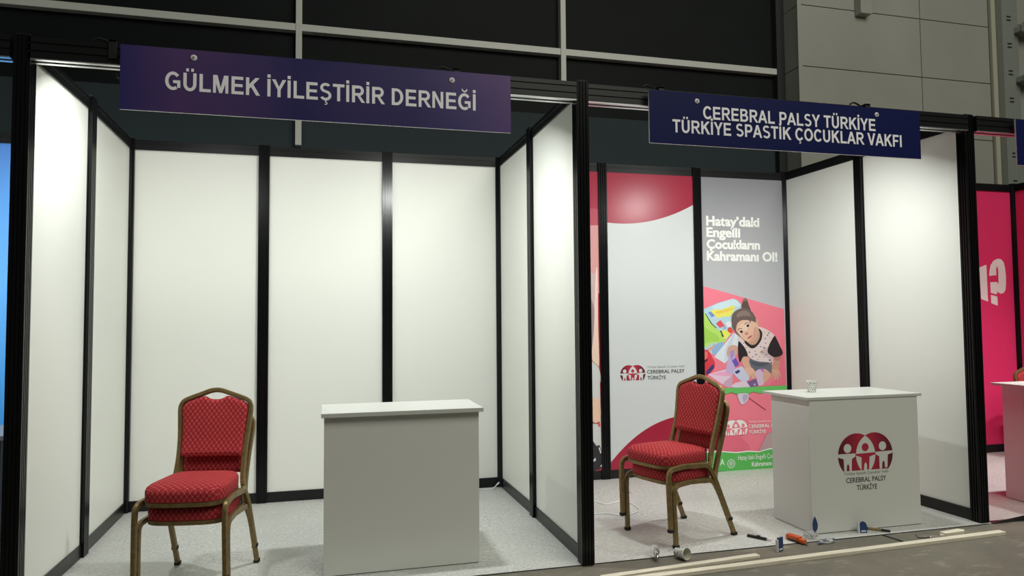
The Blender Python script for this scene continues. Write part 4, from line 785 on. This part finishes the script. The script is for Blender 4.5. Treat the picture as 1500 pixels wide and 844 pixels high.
def cable(pts, label, r=0.0045, plug=None):
    t = thing('white_cable', label, 'cable', pts[0], 0, 'white power cables on the carpet')
    o = Vector(pts[0]); obj('cable_cord', tube(smooth_path([Vector(p) - o for p in pts], 7), r), M['cable'], t, True)
    d = (Vector(pts[-1]) - Vector(pts[-2])).normalized(); e = Vector(pts[-1]) - o
    obj('cable_end', tube([e, e + d * 0.03], r * 1.6), M['cable'], t)
    return t
cable([(2.2, 1.98, .005), (2.5, 2.0, .005), (2.72, 1.985, .005), (2.84, 1.975, .005), (2.905, 1.985, .006), (2.945, 2.005, .03)], 'white cable running out behind the plain counter to the corner')
cable([(3.10, 1.62, .005), (3.35, 1.47, .005), (3.585, 1.321, .005), (3.638, 1.219, .005), (3.70, 1.235, .005), (3.769, 1.267, .005), (3.824, 1.273, .005), (3.85, 1.15, .005), (3.83, 0.985, .005), (3.76, 0.93, .005), (3.70, 0.88, .005), (3.655, 0.855, .005), (3.60, 0.93, .005), (3.555, 0.976, .005), (3.456, 0.987, .005), (3.3, 0.99, .005), (3.12, 1.0, .005)], 'white cable looping under the chairs beside the emblem counter')

t = thing('light_bulb', 'clear glass bulb lying on the carpet edge below the chairs', 'bulb', (3.485, 0.02, 0.031), 0)
ax = Vector((-0.32, -0.9, -0.06)).normalized(); bm = bmesh.new()
rg = lathe(bm, [(0.001, -0.052), (0.014, -0.049), (0.025, -0.036), (0.0305, -0.015), (0.0305, 0.005), (0.026, 0.03), (0.018, 0.058), (0.0145, 0.075)], 24, ax); obj('glass_envelope', bm, M['glass'], t, True)
bm = bmesh.new(); rg = lathe(bm, [(0.0148, 0.072), (0.0148, 0.084), (0.0135, 0.087), (0.0148, 0.09), (0.0135, 0.094), (0.0148, 0.098), (0.0135, 0.102), (0.013, 0.108), (0.006, 0.114)], 18, ax); bm.faces.new(rg[-1]); bm.faces.new(rg[0][::-1]); obj('screw_base', bm, M['chrome'], t, True)
bm = bmesh.new(); rg = lathe(bm, [(0.006, 0.07), (0.006, 0.04), (0.003, 0.02)], 10, ax); bm.faces.new(rg[-1]); obj('inner_stem', bm, M['edge'], t)

# cutting knife, pen and stray bits by the emblem counter
t = thing('box_cutter', 'black box cutter lying on the carpet left of the emblem counter', 'cutter', (4.29, 0.135, 0.0), math.atan2(-0.11, 0.07))
obj('cutter_handle', bx(-0.075, 0.055, -0.011, 0.011, 0.001, 0.018, bev=0.004), M['tooldark'], t)
obj('slider', bx(-0.01, 0.012, -0.005, 0.005, 0.018, 0.023, bev=0.001), M['blackmat'], t)
obj('blade', prism(bmesh.new(), [(0.055, -0.006), (0.085, -0.006), (0.094, 0.006), (0.055, 0.006)], 0.008, 0.0095), M['chrome'], t)
t = thing('white_stick', 'short white stick beside the black box cutter', 'stick', (4.335, 0.225, 0.004), math.atan2(-0.04, 0.03))
obj('stick_body', tube([(-0.03, 0, 0), (0.03, 0, 0)], 0.004), M['edge'], t); obj('stick_tip', tube([(0.03, 0, 0), (0.036, 0, 0)], 0.002), M['edge'], t)
t = thing('orange_cutter', 'orange plastic tool by the near corner of the emblem counter', 'tool', (4.495, 0.015, 0.0), math.atan2(-0.113, 0.03))
obj('tool_body', box(bx(-0.07, 0.03, -0.024, 0.024, 0.002, 0.04, bev=0.01), 0.02, 0.065, -0.018, 0.018, 0.002, 0.028, bev=0.006), M['orange'], t)
obj('tool_grip', bx(-0.05, 0.03, -0.0255, -0.022, 0.006, 0.016, bev=0.001), M['tooldark'], t)
obj('tool_tip', bx(0.065, 0.085, -0.008, 0.008, 0.004, 0.014, bev=0.002), M['chrome'], t)
def crumple(name, label, loc, sx, sy, sz, seed, m):
    t = thing(name, label, 'plastic bag', loc, 0, 'crumpled clear bags')
    bm = bmesh.new(); bmesh.ops.create_icosphere(bm, subdivisions=3, radius=1.0); rnd = random.Random(seed)
    for v in bm.verts:
        k = 0.72 + rnd.uniform(0, 0.42); v.co = Vector((v.co.x * sx * k, v.co.y * sy * k, max(0.001, (v.co.z * 0.5 + 0.5) * sz * k)))
    return t, obj('bag_film', bm, m, t)
t, f = crumple('plastic_bag', 'crumpled clear bag with blue print by the orange tool', (4.62, 0.045, 0.0), 0.05, 0.04, 0.05, 3, M['film'])
lf = [(0.0, -0.055), (0.02, -0.03), (0.022, 0.0), (0.012, 0.03), (0.0, 0.055), (-0.014, 0.025), (-0.02, 0.0), (-0.016, -0.035)]
bm = prism(bmesh.new(), lf, -0.0006, 0.0006, axis='y'); bmesh.ops.transform(bm, matrix=Matrix.Translation((0.075, 0.045, 0.075)), verts=bm.verts); obj('blue_print', bm, M['bluecard'], t)
bm = bmesh.new(); box(bm, 0.058, 0.1, 0.0462, 0.0472, 0.002, 0.135); obj('header_flap', bm, M['film'], t)
t, f = crumple('plastic_bag', 'crumpled clear bag with white scraps at the near counter corner', (4.665, -0.05, -0.003), 0.055, 0.03, 0.028, 9, M['film'])
for k in range(5):
    bm = prism(bmesh.new(), [(-0.018, -0.005), (0.012, -0.008), (0.02, 0.006), (-0.01, 0.007)], 0.0, 0.003)
    bmesh.ops.transform(bm, matrix=Matrix.Translation((-0.06 + 0.03 * k, -0.015 + 0.012 * (k % 3), 0.004 + 0.004 * k)) @ Matrix.Rotation(k * 1.1, 4, 'Z'), verts=bm.verts)
    obj('paper_scrap', bm, M['edge'] if k % 2 else M['bluecard'], t)
def standing_tag(name, label, loc, rz, w, h, round_top):
    t = thing(name, label, 'tag', loc, rz, 'small blue upright tags on the floor')
    pts = [(-w / 2, 0), (w / 2, 0), (w / 2, h), (-w / 2, h)] if not round_top else [(-w / 2, 0), (w / 2, 0)] + [(w / 2 * math.cos(R(a)) , h * 0.55 + h * 0.45 * math.sin(R(a))) for a in range(0, 181, 20)]
    bm = prism(bmesh.new(), pts, -0.006, 0.006, axis='y'); obj('tag_card', bm, M['bluecard'], t)
    bm = prism(bmesh.new(), [(a * 0.7, 0.008 + b * 0.12) for a, b in pts], -0.0068, -0.006, axis='y'); obj('pale_band', bm, M['edge'], t)
    obj('tag_sleeve', bx(-w / 2 - 0.012, -w / 2 - 0.002, -0.008, 0.008, 0.0, h * 0.9, bev=0.002), M['edge'], t)
    return t
standing_tag('blue_tag', 'square blue tag standing on the floor left of the orange tool', (4.285, -0.105, -0.004), R(20), 0.048, 0.085, False)
standing_tag('blue_tag', 'round topped blue tag standing against the emblem counter front', (5.052, 0.06, 0.0), R(-12), 0.05, 0.075, True)
t = thing('marker_pen', 'dark marker with tan barrel lying by the emblem counter front', 'pen', (5.17, 0.072, 0.009), math.atan2(-0.093, 0.095))
obj('barrel', tube([(-0.05, 0, 0), (0.03, 0, 0)], 0.009, 10), M['tan'], t); obj('cap', tube([(0.03, 0, 0), (0.085, 0, -0.001)], 0.0085, 10), M['tooldark'], t)
obj('pen_end', tube([(-0.062, 0, 0), (-0.05, 0, 0)], 0.0075, 10), M['tooldark'], t)
t = thing('black_strip', 'thin black strip lying on the concrete before the emblem counter', 'strip', (5.15, -0.09, -0.004), math.atan2(-0.138, 0.02))
obj('strip_body', bx(-0.075, 0.075, -0.006, 0.006, 0.0, 0.006, bev=0.001), M['tooldark'], t); obj('strip_tip', bx(0.075, 0.085, -0.004, 0.004, 0.0, 0.004), M['tooldark'], t)
t = thing('wire_hook', 'small bent dark wire behind the long batten', 'wire', (5.33, -0.14, -0.001), 0)
obj('wire_body', tube([(-0.01, 0.03, 0.015), (-0.012, 0.01, 0.002), (0.03, -0.012, 0.002), (0.06, -0.015, 0.006)], 0.003), M['tooldark'], t); obj('wire_tip', tube([(0.06, -0.015, 0.006), (0.07, -0.012, 0.008)], 0.002), M['chrome'], t)
t = thing('floor_film', 'curled black film edge at the carpet of the pink stand', 'film', (6.08, 0.0, 0.0), 0)
bm = bmesh.new(); rows = []
for i in range(30):
    x = 0.0 + i * 0.09; hgt = 0.002 + 0.03 * math.exp(-((x - 0.27) / 0.12) ** 2) + 0.004 * math.sin(i * 1.7) ** 2
    rows.append([bm.verts.new((x, -0.012, 0.0)), bm.verts.new((x, -0.02 + 0.02 * math.sin(i), hgt)), bm.verts.new((x, 0.035, 0.003))])
for A, B in zip(rows, rows[1:]):
    for j in range(2): bm.faces.new((A[j], A[j + 1], B[j + 1], B[j]))
obj('film_edge', bm, M['tooldark'], t, True)
t = thing('paper_scrap', 'tiny white scrap on the carpet behind the chairs by the posters', 'scrap', (3.95, 1.5, 0.001), 0)
obj('scrap_body', prism(bmesh.new(), [(-0.03, -0.01), (0.01, -0.02), (0.03, 0.0), (0.0, 0.015)], 0.0, 0.003), M['edge'], t); obj('scrap_fold', prism(bmesh.new(), [(0.01, -0.02), (0.045, 0.03), (0.03, 0.0)], 0.003, 0.006), M['tooldark'], t)
